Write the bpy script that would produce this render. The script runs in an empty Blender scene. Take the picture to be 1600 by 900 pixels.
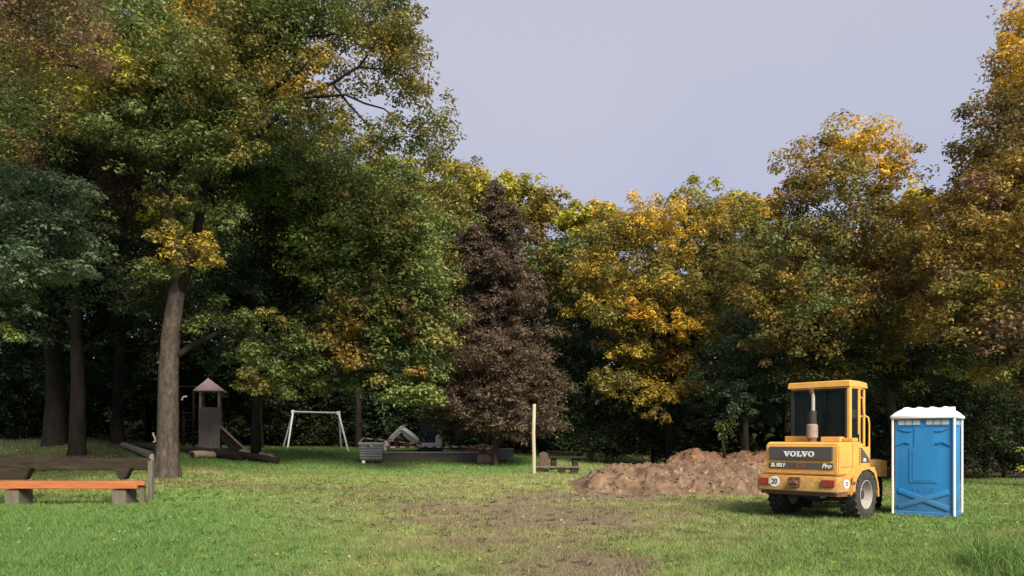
import bpy, bmesh, math, random
import numpy as np
from mathutils import Vector, Matrix

# ------------------------------------------------------------------ camera, sky, sun, exposure
F = 1155.0            # focal length in pixels of a 1600 px wide frame
HZ = 688.0            # horizon row
EYE = 1.6
scene = bpy.context.scene
C = scene.collection
cam_d = bpy.data.cameras.new("camera")
cam_d.sensor_width = 36.0
cam_d.lens = 36.0 * F / 1600.0
cam_d.shift_y = (HZ - 450.0) / 1600.0
cam_d.clip_start = 0.1
cam_d.clip_end = 1500.0
cam = bpy.data.objects.new("camera", cam_d)
C.objects.link(cam)
cam.location = (0, 0, EYE)
cam.rotation_euler = (math.radians(90), 0, 0)
scene.camera = cam

SUN_EL, SUN_AZ = math.radians(38), math.radians(155)   # azimuth clockwise from +Y (the view direction)
world = bpy.data.worlds.new("World")
scene.world = world
world.use_nodes = True
nt = world.node_tree
nt.nodes.clear()
wo = nt.nodes.new("ShaderNodeOutputWorld")
bg = nt.nodes.new("ShaderNodeBackground")
sky = nt.nodes.new("ShaderNodeTexSky")
sky.sky_type = 'NISHITA'
sky.sun_disc = False
sky.sun_elevation = SUN_EL
sky.sun_rotation = SUN_AZ
bg.inputs['Strength'].default_value = 0.060
# thin even overcast over the blue: a veil of cloud, a little denser overhead
geo = nt.nodes.new("ShaderNodeTexCoord")
nz = nt.nodes.new("ShaderNodeTexNoise")
nz.inputs['Scale'].default_value = 1.6
nz.inputs['Detail'].default_value = 5
sep = nt.nodes.new("ShaderNodeSeparateXYZ")
ramp = nt.nodes.new("ShaderNodeValToRGB")
ramp.color_ramp.elements[0].position = 0.0
ramp.color_ramp.elements[0].color = (4.3, 4.8, 7.2, 1)
ramp.color_ramp.elements[1].position = 0.62
ramp.color_ramp.elements[1].color = (6.0, 6.05, 7.15, 1)
add = nt.nodes.new("ShaderNodeMath"); add.operation = 'MULTIPLY_ADD'
add.inputs[1].default_value = 1.0; add.inputs[2].default_value = -0.5
add2 = nt.nodes.new("ShaderNodeMath"); add2.operation = 'ADD'
mix = nt.nodes.new("ShaderNodeMixRGB")
mix.inputs['Fac'].default_value = 0.88
L = nt.links.new
L(geo.outputs['Generated'], nz.inputs['Vector'])
L(geo.outputs['Generated'], sep.inputs[0])
L(nz.outputs['Fac'], add.inputs[0])
L(sep.outputs['Z'], add2.inputs[0])
L(add.outputs[0], add2.inputs[1])
L(add2.outputs[0], ramp.inputs[0])
L(sky.outputs[0], mix.inputs[1])
L(ramp.outputs[0], mix.inputs[2])
L(mix.outputs[0], bg.inputs['Color'])
L(bg.outputs[0], wo.inputs['Surface'])

sun_d = bpy.data.lights.new("sun", 'SUN')
sun_d.energy = 4.7
sun_d.angle = math.radians(28)
sun_d.color = (1.0, 0.88, 0.72)
sun = bpy.data.objects.new("sun", sun_d)
C.objects.link(sun)
sd = Vector((math.sin(SUN_AZ) * math.cos(SUN_EL), math.cos(SUN_AZ) * math.cos(SUN_EL), math.sin(SUN_EL)))
sun.rotation_euler = sd.to_track_quat('Z', 'Y').to_euler()
sun.location = sd * 60

scene.view_settings.view_transform = 'Standard'
scene.view_settings.look = 'None'
scene.view_settings.exposure = 0.76
scene.view_settings.gamma = 1.0
scene.render.engine = 'CYCLES'
scene.cycles.use_denoising = True
scene.cycles.max_bounces = 6
scene.cycles.diffuse_bounces = 3
scene.cycles.transparent_max_bounces = 8
scene.cycles.transmission_bounces = 4

DENS = 1.3
rng = np.random.default_rng(7)
random.seed(7)


def at(px, Y, py=None, z=None):
    x = (px - 800.0) / F * Y
    if py is not None:
        z = EYE - (py - HZ) / F * Y
    return Vector((x, Y, 0.0 if z is None else z))


# ------------------------------------------------------------------ materials
def new_mat(name):
    m = bpy.data.materials.new(name)
    m.use_nodes = True
    return m, m.node_tree, m.node_tree.nodes['Principled BSDF']


def mat(name, col, rough=0.7, metal=0.0, var=0.18, scale=6.0, bump=0.0, dirt=None, dirt_amt=0.5, streak=None, coat=0.0, bscale=None, spec=None):
    m, t, b = new_mat(name)
    tc = t.nodes.new("ShaderNodeTexCoord")
    mp = t.nodes.new("ShaderNodeMapping")
    if streak:
        mp.inputs['Scale'].default_value = streak
    n = t.nodes.new("ShaderNodeTexNoise")
    n.inputs['Scale'].default_value = scale
    n.inputs['Detail'].default_value = 6
    n.inputs['Roughness'].default_value = 0.65
    t.links.new(tc.outputs['Object'], mp.inputs[0])
    t.links.new(mp.outputs[0], n.inputs['Vector'])
    r = t.nodes.new("ShaderNodeValToRGB")
    r.color_ramp.elements[0].position = 0.3
    r.color_ramp.elements[1].position = 0.7
    r.color_ramp.elements[0].color = tuple(c * (1 - var) for c in col) + (1,)
    r.color_ramp.elements[1].color = tuple(min(1, c * (1 + var)) for c in col) + (1,)
    t.links.new(n.outputs['Fac'], r.inputs[0])
    out = r.outputs[0]
    if dirt:
        n2 = t.nodes.new("ShaderNodeTexNoise")
        n2.inputs['Scale'].default_value = scale * 0.55
        n2.inputs['Detail'].default_value = 9
        n2.inputs['Roughness'].default_value = 0.75
        t.links.new(mp.outputs[0], n2.inputs['Vector'])
        r2 = t.nodes.new("ShaderNodeValToRGB")
        r2.color_ramp.elements[0].position = 0.5
        r2.color_ramp.elements[1].position = 0.72
        r2.color_ramp.elements[0].color = (0, 0, 0, 1)
        r2.color_ramp.elements[1].color = (dirt_amt,) * 3 + (1,)
        t.links.new(n2.outputs['Fac'], r2.inputs[0])
        mx = t.nodes.new("ShaderNodeMixRGB")
        t.links.new(r2.outputs[0], mx.inputs[0])
        t.links.new(out, mx.inputs[1])
        mx.inputs[2].default_value = tuple(dirt) + (1,)
        out = mx.outputs[0]
    t.links.new(out, b.inputs['Base Color'])
    b.inputs['Roughness'].default_value = rough
    b.inputs['Metallic'].default_value = metal
    if spec is not None:
        b.inputs['Specular IOR Level'].default_value = spec
    if bump:
        nb = t.nodes.new("ShaderNodeTexNoise")
        nb.inputs['Scale'].default_value = bscale or scale * 3
        nb.inputs['Detail'].default_value = 8
        t.links.new(mp.outputs[0], nb.inputs['Vector'])
        bp = t.nodes.new("ShaderNodeBump")
        bp.inputs['Strength'].default_value = bump
        bp.inputs['Distance'].default_value = 0.03
        t.links.new(nb.outputs['Fac'], bp.inputs['Height'])
        t.links.new(bp.outputs[0], b.inputs['Normal'])
    return m


def attr_mat(name, rough=0.8, transl=0.0, bump=0.0, bscale=30.0, var=0.0, vscale=20.0, spec=0.3):
    m, t, b = new_mat(name)
    a = t.nodes.new("ShaderNodeAttribute")
    a.attribute_name = "tint"
    src = a.outputs['Color']
    if var:
        tc = t.nodes.new("ShaderNodeTexCoord")
        n = t.nodes.new("ShaderNodeTexNoise")
        n.inputs['Scale'].default_value = vscale
        n.inputs['Detail'].default_value = 7
        n.inputs['Roughness'].default_value = 0.7
        t.links.new(tc.outputs['Object'], n.inputs['Vector'])
        mr = t.nodes.new("ShaderNodeMapRange")
        mr.inputs['From Min'].default_value = 0.3
        mr.inputs['From Max'].default_value = 0.7
        mr.inputs['To Min'].default_value = 1 - var
        mr.inputs['To Max'].default_value = 1 + var
        t.links.new(n.outputs['Fac'], mr.inputs[0])
        vm = t.nodes.new("ShaderNodeVectorMath"); vm.operation = 'SCALE'
        t.links.new(src, vm.inputs[0])
        t.links.new(mr.outputs[0], vm.inputs['Scale'])
        src = vm.outputs[0]
    t.links.new(src, b.inputs['Base Color'])
    b.inputs['Roughness'].default_value = rough
    b.inputs['Specular IOR Level'].default_value = spec
    if bump:
        tc = t.nodes.new("ShaderNodeTexCoord")
        nb = t.nodes.new("ShaderNodeTexNoise")
        nb.inputs['Scale'].default_value = bscale
        nb.inputs['Detail'].default_value = 8
        t.links.new(tc.outputs['Object'], nb.inputs['Vector'])
        bp = t.nodes.new("ShaderNodeBump")
        bp.inputs['Strength'].default_value = bump
        bp.inputs['Distance'].default_value = 0.05
        t.links.new(nb.outputs['Fac'], bp.inputs['Height'])
        t.links.new(bp.outputs[0], b.inputs['Normal'])
    if transl:
        tr = t.nodes.new("ShaderNodeBsdfTranslucent")
        t.links.new(src, tr.inputs['Color'])
        mx = t.nodes.new("ShaderNodeMixShader")
        mx.inputs[0].default_value = transl
        o = t.nodes['Material Output']
        t.links.new(b.outputs[0], mx.inputs[1])
        t.links.new(tr.outputs[0], mx.inputs[2])
        t.links.new(mx.outputs[0], o.inputs['Surface'])
    return m


M = {}
M['leaf'] = attr_mat('leaf', rough=0.6, transl=0.30, spec=0.12)
M['grass'] = attr_mat('grass_blade', rough=0.7, transl=0.25, spec=0.15)
M['ground'] = attr_mat('turf', rough=0.95, bump=0.8, bscale=9.0, var=0.3, vscale=5.0, spec=0.1)
M['soil'] = attr_mat('soil', rough=0.95, bump=0.9, bscale=7.0, var=0.3, vscale=4.0, spec=0.1)
M['bark'] = mat('bark_grey', (0.062, 0.050, 0.042), rough=0.95, var=0.5, scale=9, bump=1.0, bscale=22, streak=(1, 1, 0.4), dirt=(0.17, 0.15, 0.125), dirt_amt=0.6, spec=0.1)
M['bark_black'] = mat('bark_shaded_wood', (0.020, 0.017, 0.014), spec=0.05, rough=0.95, var=0.4, scale=5, bump=1.0, bscale=14, streak=(1, 1, 0.25))  # bark colour sunk near black to stand in for shade under the crowns
M['bark_dark'] = mat('bark_dark', (0.055, 0.045, 0.035), rough=0.95, var=0.4, scale=5, bump=1.0, bscale=14, streak=(1, 1, 0.25))
M['yellow'] = mat('yellow_paint', (0.66, 0.35, 0.068), rough=0.5, var=0.10, scale=3, dirt=(0.33, 0.19, 0.08), dirt_amt=0.6, bump=0.05)
M['yellow_worn'] = mat('yellow_paint_worn', (0.58, 0.33, 0.085), rough=0.55, var=0.12, scale=4, dirt=(0.20, 0.11, 0.05), dirt_amt=0.8, bump=0.06)
M['decal'] = mat('grey_decal', (0.075, 0.066, 0.066), rough=0.55, var=0.12, scale=5)
M['black'] = mat('black_frame', (0.018, 0.017, 0.016), rough=0.7, var=0.3, scale=6)
M['rubber'] = mat('rubber', (0.030, 0.028, 0.026), rough=0.9, var=0.35, scale=7, dirt=(0.10, 0.08, 0.06), dirt_amt=0.45, bump=0.3)
M['rim'] = mat('grey_rim', (0.36, 0.34, 0.32), rough=0.6, var=0.2, scale=6, dirt=(0.14, 0.11, 0.08), dirt_amt=0.6)
M['lens_red'] = mat('red_lens', (0.28, 0.035, 0.015), rough=0.25, var=0.2, scale=20)
M['lens_clear'] = mat('pale_lens', (0.6, 0.5, 0.4), rough=0.25)
M['white'] = mat('white_paint', (0.78, 0.78, 0.76), rough=0.5, var=0.04, scale=8)
M['ink'] = mat('black_ink', (0.02, 0.02, 0.02), rough=0.6)
M['rust'] = mat('rusty_steel', (0.13, 0.06, 0.035), rough=0.8, var=0.35, scale=14, bump=0.2)
M['muffler'] = mat('scorched_steel', (0.24, 0.19, 0.165), rough=0.7, var=0.2, scale=6, dirt=(0.14, 0.08, 0.06), dirt_amt=0.6)
M['seat'] = mat('dark_vinyl', (0.03, 0.03, 0.032), rough=0.6)
M['blue'] = mat('blue_plastic', (0.015, 0.18, 0.45), rough=0.5, var=0.10, scale=2.2, dirt=(0.06, 0.2, 0.36), dirt_amt=0.3, bump=0.04, streak=(1, 1, 0.5))
M['roof_white'] = mat('white_plastic', (0.80, 0.79, 0.80), rough=0.5, var=0.05, scale=4, dirt=(0.5, 0.47, 0.44), dirt_amt=0.35)
M['vent'] = mat('grey_vent_mesh', (0.42, 0.47, 0.53), rough=0.7, var=0.1, scale=30)
M['orange_wood'] = mat('orange_stained_wood', (0.38, 0.115, 0.042), rough=0.6, var=0.22, scale=5, bump=0.25, streak=(0.25, 2.5, 2.5), dirt=(0.28, 0.09, 0.04), dirt_amt=0.5)
M['old_wood'] = mat('weathered_dark_wood', (0.032, 0.025, 0.019), rough=0.95, var=0.4, scale=5, bump=0.6, streak=(0.3, 2, 2), dirt=(0.05, 0.055, 0.03), dirt_amt=0.6, spec=0.1)
M['grey_wood'] = mat('weathered_grey_wood', (0.12, 0.105, 0.08), rough=0.95, var=0.3, scale=6, bump=0.5, streak=(2, 2, 0.3), dirt=(0.10, 0.12, 0.065), dirt_amt=0.6)
M['rough_wood'] = mat('rough_brown_wood', (0.085, 0.058, 0.042), rough=0.95, var=0.3, scale=5, bump=0.5)
M['tower_wood'] = mat('tower_board', (0.17, 0.135, 0.125), rough=0.9, var=0.3, scale=5, bump=0.5, streak=(4, 4, 0.4))
M['pink_roof'] = mat('faded_pink_roof', (0.58, 0.43, 0.45), rough=0.75, var=0.12, scale=4, dirt=(0.25, 0.17, 0.17), dirt_amt=0.4)
M['pale_post'] = mat('pale_round_post', (0.42, 0.37, 0.26), rough=0.85, var=0.3, scale=5, bump=0.4, streak=(3, 3, 0.3), dirt=(0.17, 0.14, 0.09), dirt_amt=0.7)
M['light_wood'] = mat('peeled_wood', (0.36, 0.28, 0.19), rough=0.85, var=0.25, scale=6, bump=0.3)
M['cut_wood'] = mat('sawn_wood_end', (0.62, 0.57, 0.50), rough=0.85, var=0.15, scale=14)
M['galv'] = mat('galvanised_steel', (0.55, 0.57, 0.58), rough=0.5, var=0.1, scale=6)
M['bin_grey'] = mat('grey_bin', (0.20, 0.205, 0.215), rough=0.7, var=0.15, scale=4, dirt=(0.2, 0.17, 0.13), dirt_amt=0.4)
M['bin_rib'] = mat('grey_bin_rib', (0.30, 0.31, 0.325), rough=0.7, var=0.15, scale=4)
M['bin_rim'] = mat('pale_bin_rim', (0.5, 0.51, 0.52), rough=0.6, var=0.12, scale=6)
M['ex_white'] = mat('machine_white', (0.82, 0.81, 0.78), rough=0.5, var=0.08, scale=5, dirt=(0.4, 0.35, 0.28), dirt_amt=0.5)
M['concrete'] = mat('grey_board', (0.13, 0.115, 0.10), rough=0.9, spec=0.1, var=0.2, scale=4, bump=0.3, streak=(0.4, 2, 2))
M['tape_red'] = mat('tape_red', (0.5, 0.03, 0.02), rough=0.5)
M['bag'] = mat('tan_board', (0.34, 0.24, 0.15), rough=0.9, var=0.2, scale=6)


def mud_up(m, z_top, col, amt):
    # dried mud splashed on the lower body, part of the paint's look
    t = m.node_tree
    b = t.nodes['Principled BSDF']
    src = b.inputs['Base Color'].links[0].from_socket
    tc = t.nodes.new("ShaderNodeTexCoord")
    sp = t.nodes.new("ShaderNodeSeparateXYZ")
    n = t.nodes.new("ShaderNodeTexNoise"); n.inputs['Scale'].default_value = 11; n.inputs['Detail'].default_value = 9; n.inputs['Roughness'].default_value = 0.75
    mr = t.nodes.new("ShaderNodeMapRange")
    mr.inputs['From Min'].default_value = z_top; mr.inputs['From Max'].default_value = 0.4
    mr.inputs['To Min'].default_value = 0.0; mr.inputs['To Max'].default_value = 0.42
    ad = t.nodes.new("ShaderNodeMath"); ad.operation = 'ADD'
    r2 = t.nodes.new("ShaderNodeValToRGB")
    r2.color_ramp.elements[0].position = 0.62; r2.color_ramp.elements[0].color = (0, 0, 0, 1)
    r2.color_ramp.elements[1].position = 0.80; r2.color_ramp.elements[1].color = (amt,) * 3 + (1,)
    mx = t.nodes.new("ShaderNodeMixRGB"); mx.inputs[2].default_value = tuple(col) + (1,)
    k = t.links.new
    k(tc.outputs['Object'], sp.inputs[0]); k(tc.outputs['Object'], n.inputs['Vector'])
    k(sp.outputs['Z'], mr.inputs[0]); k(mr.outputs[0], ad.inputs[0]); k(n.outputs['Fac'], ad.inputs[1])
    k(ad.outputs[0], r2.inputs[0]); k(r2.outputs[0], mx.inputs[0]); k(src, mx.inputs[1]); k(mx.outputs[0], b.inputs['Base Color'])


mud_up(M['yellow'], 1.7, (0.30, 0.18, 0.08), 0.45)
mud_up(M['yellow_worn'], 1.25, (0.22, 0.13, 0.06), 0.6)
mud_up(M['blue'], 0.45, (0.10, 0.16, 0.22), 0.3)


def glass_mat():
    m, t, b = new_mat('tinted_glass')
    b.inputs['Base Color'].default_value = (0.02, 0.03, 0.028, 1)
    b.inputs['Roughness'].default_value = 0.06
    b.inputs['Specular IOR Level'].default_value = 0.35
    tr = t.nodes.new("ShaderNodeBsdfTransparent")
    tr.inputs['Color'].default_value = (0.42, 0.5, 0.46, 1)
    mx = t.nodes.new("ShaderNodeMixShader")
    mx.inputs[0].default_value = 0.70
    t.links.new(b.outputs[0], mx.inputs[1])
    t.links.new(tr.outputs[0], mx.inputs[2])
    t.links.new(mx.outputs[0], t.nodes['Material Output'].inputs['Surface'])
    return m


M['glass'] = glass_mat()


def tape_mat():
    m, t, b = new_mat('red_and_white_stripes')
    tc = t.nodes.new("ShaderNodeTexCoord")
    w = t.nodes.new("ShaderNodeTexWave")
    w.wave_type = 'BANDS'; w.bands_direction = 'X'
    w.inputs['Scale'].default_value = 0.8
    r = t.nodes.new("ShaderNodeValToRGB")
    r.color_ramp.interpolation = 'CONSTANT'
    r.color_ramp.elements[0].color = (0.40, 0.05, 0.04, 1)
    r.color_ramp.elements[1].position = 0.5
    r.color_ramp.elements[1].color = (0.75, 0.72, 0.68, 1)
    t.links.new(tc.outputs['Object'], w.inputs['Vector'])
    t.links.new(w.outputs['Fac'], r.inputs[0])
    t.links.new(r.outputs[0], b.inputs['Base Color'])
    b.inputs['Roughness'].default_value = 0.5
    return m


M['tape'] = tape_mat()


# ------------------------------------------------------------------ object helpers
def tag(o, label, cat=None, group=None, kind=None):
    if label: o['label'] = label
    if cat: o['category'] = cat
    if group: o['group'] = group
    if kind: o['kind'] = kind
    return o


def empty(name, loc, rz=0.0):
    o = bpy.data.objects.new(name, None)
    C.objects.link(o)
    o.location = loc
    o.rotation_euler = (0, 0, rz)
    o.empty_display_size = 0.3
    return o


def link_mesh(name, me, m, parent=None):
    o = bpy.data.objects.new(name, me)
    C.objects.link(o)
    if m is not None:
        me.materials.append(m)
    if parent is not None:
        o.parent = parent
    return o


class MB:
    """collects shapes into one mesh"""
    def __init__(self):
        self.bm = bmesh.new()

    def _place(self, verts, mtx):
        bmesh.ops.transform(self.bm, matrix=mtx, verts=verts)

    def box(self, x0, x1, y0, y1, z0, z1, bev=0.0, mtx=None, seg=2):
        r = bmesh.ops.create_cube(self.bm, size=1.0)
        vs = r['verts']
        self._place(vs, Matrix.Translation(((x0 + x1) / 2, (y0 + y1) / 2, (z0 + z1) / 2)) @ Matrix.Diagonal((abs(x1 - x0), abs(y1 - y0), abs(z1 - z0), 1)))
        if bev:
            es = list({e for v in vs for e in v.link_edges})
            rr = bmesh.ops.bevel(self.bm, geom=es, offset=bev, segments=seg, affect='EDGES', profile=0.6)
            vs = list({v for f in rr['faces'] for v in f.verts} | {v for v in vs if v.is_valid})
        if mtx is not None:
            self._place(vs, mtx)
        return self

    def prism(self, pts, axis, a0, a1, bev=0.0, mtx=None):
        """extrude the polygon pts (2D) along axis x, y or z from a0 to a1"""
        def v3(p, a):
            return {'x': (a, p[0], p[1]), 'y': (p[0], a, p[1]), 'z': (p[0], p[1], a)}[axis]
        A = [self.bm.verts.new(v3(p, a0)) for p in pts]
        B = [self.bm.verts.new(v3(p, a1)) for p in pts]
        fs = [self.bm.faces.new(A), self.bm.faces.new(B[::-1])]
        n = len(pts)
        for i in range(n):
            fs.append(self.bm.faces.new((A[i], B[i], B[(i + 1) % n], A[(i + 1) % n])))
        bmesh.ops.recalc_face_normals(self.bm, faces=fs)
        vs = A + B
        if bev:
            es = list({e for v in vs for e in v.link_edges})
            rr = bmesh.ops.bevel(self.bm, geom=es, offset=bev, segments=2, affect='EDGES')
            vs = list({v for f in rr['faces'] for v in f.verts} | {v for v in vs if v.is_valid})
        if mtx is not None:
            self._place(vs, mtx)
        return self

    def loft(self, rings, mtx=None, caps=True):
        R = [[self.bm.verts.new(p) for p in ring] for ring in rings]
        fs = []
        n = len(R[0])
        for a, b in zip(R[:-1], R[1:]):
            for i in range(n):
                fs.append(self.bm.faces.new((a[i], a[(i + 1) % n], b[(i + 1) % n], b[i])))
        if caps:
            fs.append(self.bm.faces.new(R[0][::-1])); fs.append(self.bm.faces.new(R[-1]))
        bmesh.ops.recalc_face_normals(self.bm, faces=fs)
        if mtx is not None:
            self._place([v for r in R for v in r], mtx)
        return self

    def tube(self, pts, rad, n=10, jitter=0.0):
        pts = [Vector(p) for p in pts]
        rads = rad if isinstance(rad, (list, tuple)) else [rad] * len(pts)
        rings = []
        u = None
        for i, p in enumerate(pts):
            d = (pts[min(i + 1, len(pts) - 1)] - pts[max(i - 1, 0)]).normalized()
            if u is None:
                u = d.cross(Vector((0.13, 0.21, 1)) if abs(d.z) < 0.9 else Vector((1, 0.1, 0))).normalized()
            else:
                u = (u - d * u.dot(d)).normalized()
            w = d.cross(u)
            rings.append([p + (u * math.cos(2 * math.pi * k / n) + w * math.sin(2 * math.pi * k / n)) * rads[i] * (1 + random.uniform(-jitter, jitter)) for k in range(n)])
        return self.loft(rings)

    def lathe(self, prof, n=32, mtx=None, caps=True):
        """prof: list of (r, a) revolved round the x axis"""
        rings = []
        for r, a in prof:
            rings.append([(a, r * math.cos(2 * math.pi * k / n), r * math.sin(2 * math.pi * k / n)) for k in range(n)])
        return self.loft(rings, mtx, caps)

    def build(self, name, m, parent=None, smooth=None):
        me = bpy.data.meshes.new(name)
        self.bm.to_mesh(me)
        self.bm.free()
        if smooth:
            for p in me.polygons: p.use_smooth = True
            try:
                me.set_sharp_from_angle(angle=math.radians(smooth))
            except Exception:
                pass
        return link_mesh(name, me, m, parent)


def np_mesh(name, verts, nper, m, tint=None, parent=None, smooth=False):
    """verts (N*nper,3): N separate faces of nper corners, tint (N,3) per face"""
    N = len(verts) // nper
    me = bpy.data.meshes.new(name)
    me.vertices.add(len(verts))
    me.vertices.foreach_set('co', verts.astype(np.float32).ravel())
    me.loops.add(len(verts))
    me.loops.foreach_set('vertex_index', np.arange(len(verts), dtype=np.int32))
    me.polygons.add(N)
    me.polygons.foreach_set('loop_start', np.arange(0, len(verts), nper, dtype=np.int32))
    me.polygons.foreach_set('loop_total', np.full(N, nper, dtype=np.int32))
    if tint is not None:
        a = me.attributes.new('tint', 'FLOAT_COLOR', 'FACE')
        a.data.foreach_set('color', np.concatenate([tint, np.ones((N, 1))], 1).astype(np.float32).ravel())
    me.update(calc_edges=True)
    return link_mesh(name, me, m, parent)


def grid_mesh(name, P, m, tint=None, parent=None):
    """P (a,b,3) points"""
    a, b = P.shape[:2]
    idx = np.arange(a * b).reshape(a, b)
    q = np.stack([idx[:-1, :-1], idx[:-1, 1:], idx[1:, 1:], idx[1:, :-1]], -1).reshape(-1, 4)
    me = bpy.data.meshes.new(name)
    me.vertices.add(a * b)
    me.vertices.foreach_set('co', P.astype(np.float32).ravel())
    me.loops.add(q.size)
    me.loops.foreach_set('vertex_index', q.astype(np.int32).ravel())
    me.polygons.add(len(q))
    me.polygons.foreach_set('loop_start', np.arange(0, q.size, 4, dtype=np.int32))
    me.polygons.foreach_set('loop_total', np.full(len(q), 4, dtype=np.int32))
    me.polygons.foreach_set('use_smooth', np.ones(len(q), dtype=bool))
    if tint is not None:
        at_ = me.attributes.new('tint', 'FLOAT_COLOR', 'POINT')
        at_.data.foreach_set('color', np.concatenate([tint.reshape(-1, 3), np.ones((a * b, 1))], 1).astype(np.float32).ravel())
    me.update(calc_edges=True)
    return link_mesh(name, me, m, parent)


# ------------------------------------------------------------------ noise
_perm = np.random.default_rng(3).random((256, 256))


def vnoise(x, y):
    xi, yi = np.floor(x).astype(int), np.floor(y).astype(int)
    fx, fy = x - xi, y - yi
    fx = fx * fx * (3 - 2 * fx); fy = fy * fy * (3 - 2 * fy)
    a = _perm[xi % 256, yi % 256]; b = _perm[(xi + 1) % 256, yi % 256]
    c = _perm[xi % 256, (yi + 1) % 256]; d = _perm[(xi + 1) % 256, (yi + 1) % 256]
    return (a * (1 - fx) + b * fx) * (1 - fy) + (c * (1 - fx) + d * fx) * fy


def fbm(x, y, o=4):
    s = 0; t = 0; w = 1
    for i in range(o):
        s = s + w * vnoise(x * 2 ** i + 17.3 * i, y * 2 ** i + 5.1 * i); t += w; w *= 0.5
    return s / t


# ------------------------------------------------------------------ terrain
G_PX = np.array([-300, 0, 130, 262, 450, 600, 833, 1050, 1300, 1900], float)
G_Y = np.array([0, 18, 24, 30, 36, 42, 60, 95, 200], float)
G_Z = np.array([
    [0, 0.00, 0.35, 0.95, 1.50, 1.70, 2.1, 8.0, 22.0],
    [0, 0.00, 0.35, 0.95, 1.50, 1.70, 2.1, 8.0, 22.0],
    [0, 0.00, 0.35, 0.98, 1.62, 1.80, 2.1, 8.0, 22.0],
    [0, 0.02, 0.40, 0.75, 1.15, 1.35, 1.6, 8.0, 22.0],
    [0, 0.00, 0.10, 0.45, 0.85, 1.15, 1.4, 8.0, 22.0],
    [0, 0.00, 0.05, 0.35, 0.75, 1.10, 1.3, 8.0, 22.0],
    [0, 0.00, 0.03, 0.33, 0.65, 0.85, 1.0, 8.0, 22.0],
    [0, 0.00, 0.00, 0.10, 0.30, 0.45, 0.8, 8.0, 22.0],
    [0, 0.00, 0.00, 0.00, 0.05, 0.20, 0.6, 8.0, 22.0],
    [0, 0.00, 0.00, 0.00, 0.05, 0.20, 0.6, 8.0, 22.0]])


def ground_z(X, Y):
    X = np.asarray(X, float); Y = np.asarray(Y, float)
    Yc = np.clip(Y, 8.0, 199.9)
    px = np.clip(800 + F * X / Yc, G_PX[0], G_PX[-1] - 0.01)
    i = np.clip(np.searchsorted(G_PX, px, side='right') - 1, 0, len(G_PX) - 2)
    j = np.clip(np.searchsorted(G_Y, Yc, side='right') - 1, 0, len(G_Y) - 2)
    u = (px - G_PX[i]) / (G_PX[i + 1] - G_PX[i]); u = u * u * (3 - 2 * u)
    v = (Yc - G_Y[j]) / (G_Y[j + 1] - G_Y[j])
    z = (G_Z[i, j] * (1 - u) + G_Z[i + 1, j] * u) * (1 - v) + (G_Z[i, j + 1] * (1 - u) + G_Z[i + 1, j + 1] * u) * v
    return z + (fbm(X * 0.8 + 40, Y * 0.8 + 9, 3) - 0.5) * 0.09


def gz(x, y):
    return float(ground_z(np.array([x]), np.array([y]))[0])


def on(px, Y):
    v = at(px, Y)
    v.z = gz(v.x, v.y)
    return v


def blob(X, Y, px, row, rx, ry, soft=1.0, Yv=None):
    Yc = Yv or 1848.0 / (row - HZ)
    Xc = (px - 800) / F * Yc
    n = (fbm(X * 0.9 + 3, Y * 0.9 + 11, 4) - 0.5) * 1.3
    d = np.sqrt(((X - Xc) / rx) ** 2 + ((Y - Yc) / ry) ** 2) + n
    return np.clip((1.15 - d) / (0.5 * soft), 0, 1)


def lerp(a, b, t):
    return a * (1 - t[..., None]) + b * t[..., None]


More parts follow.
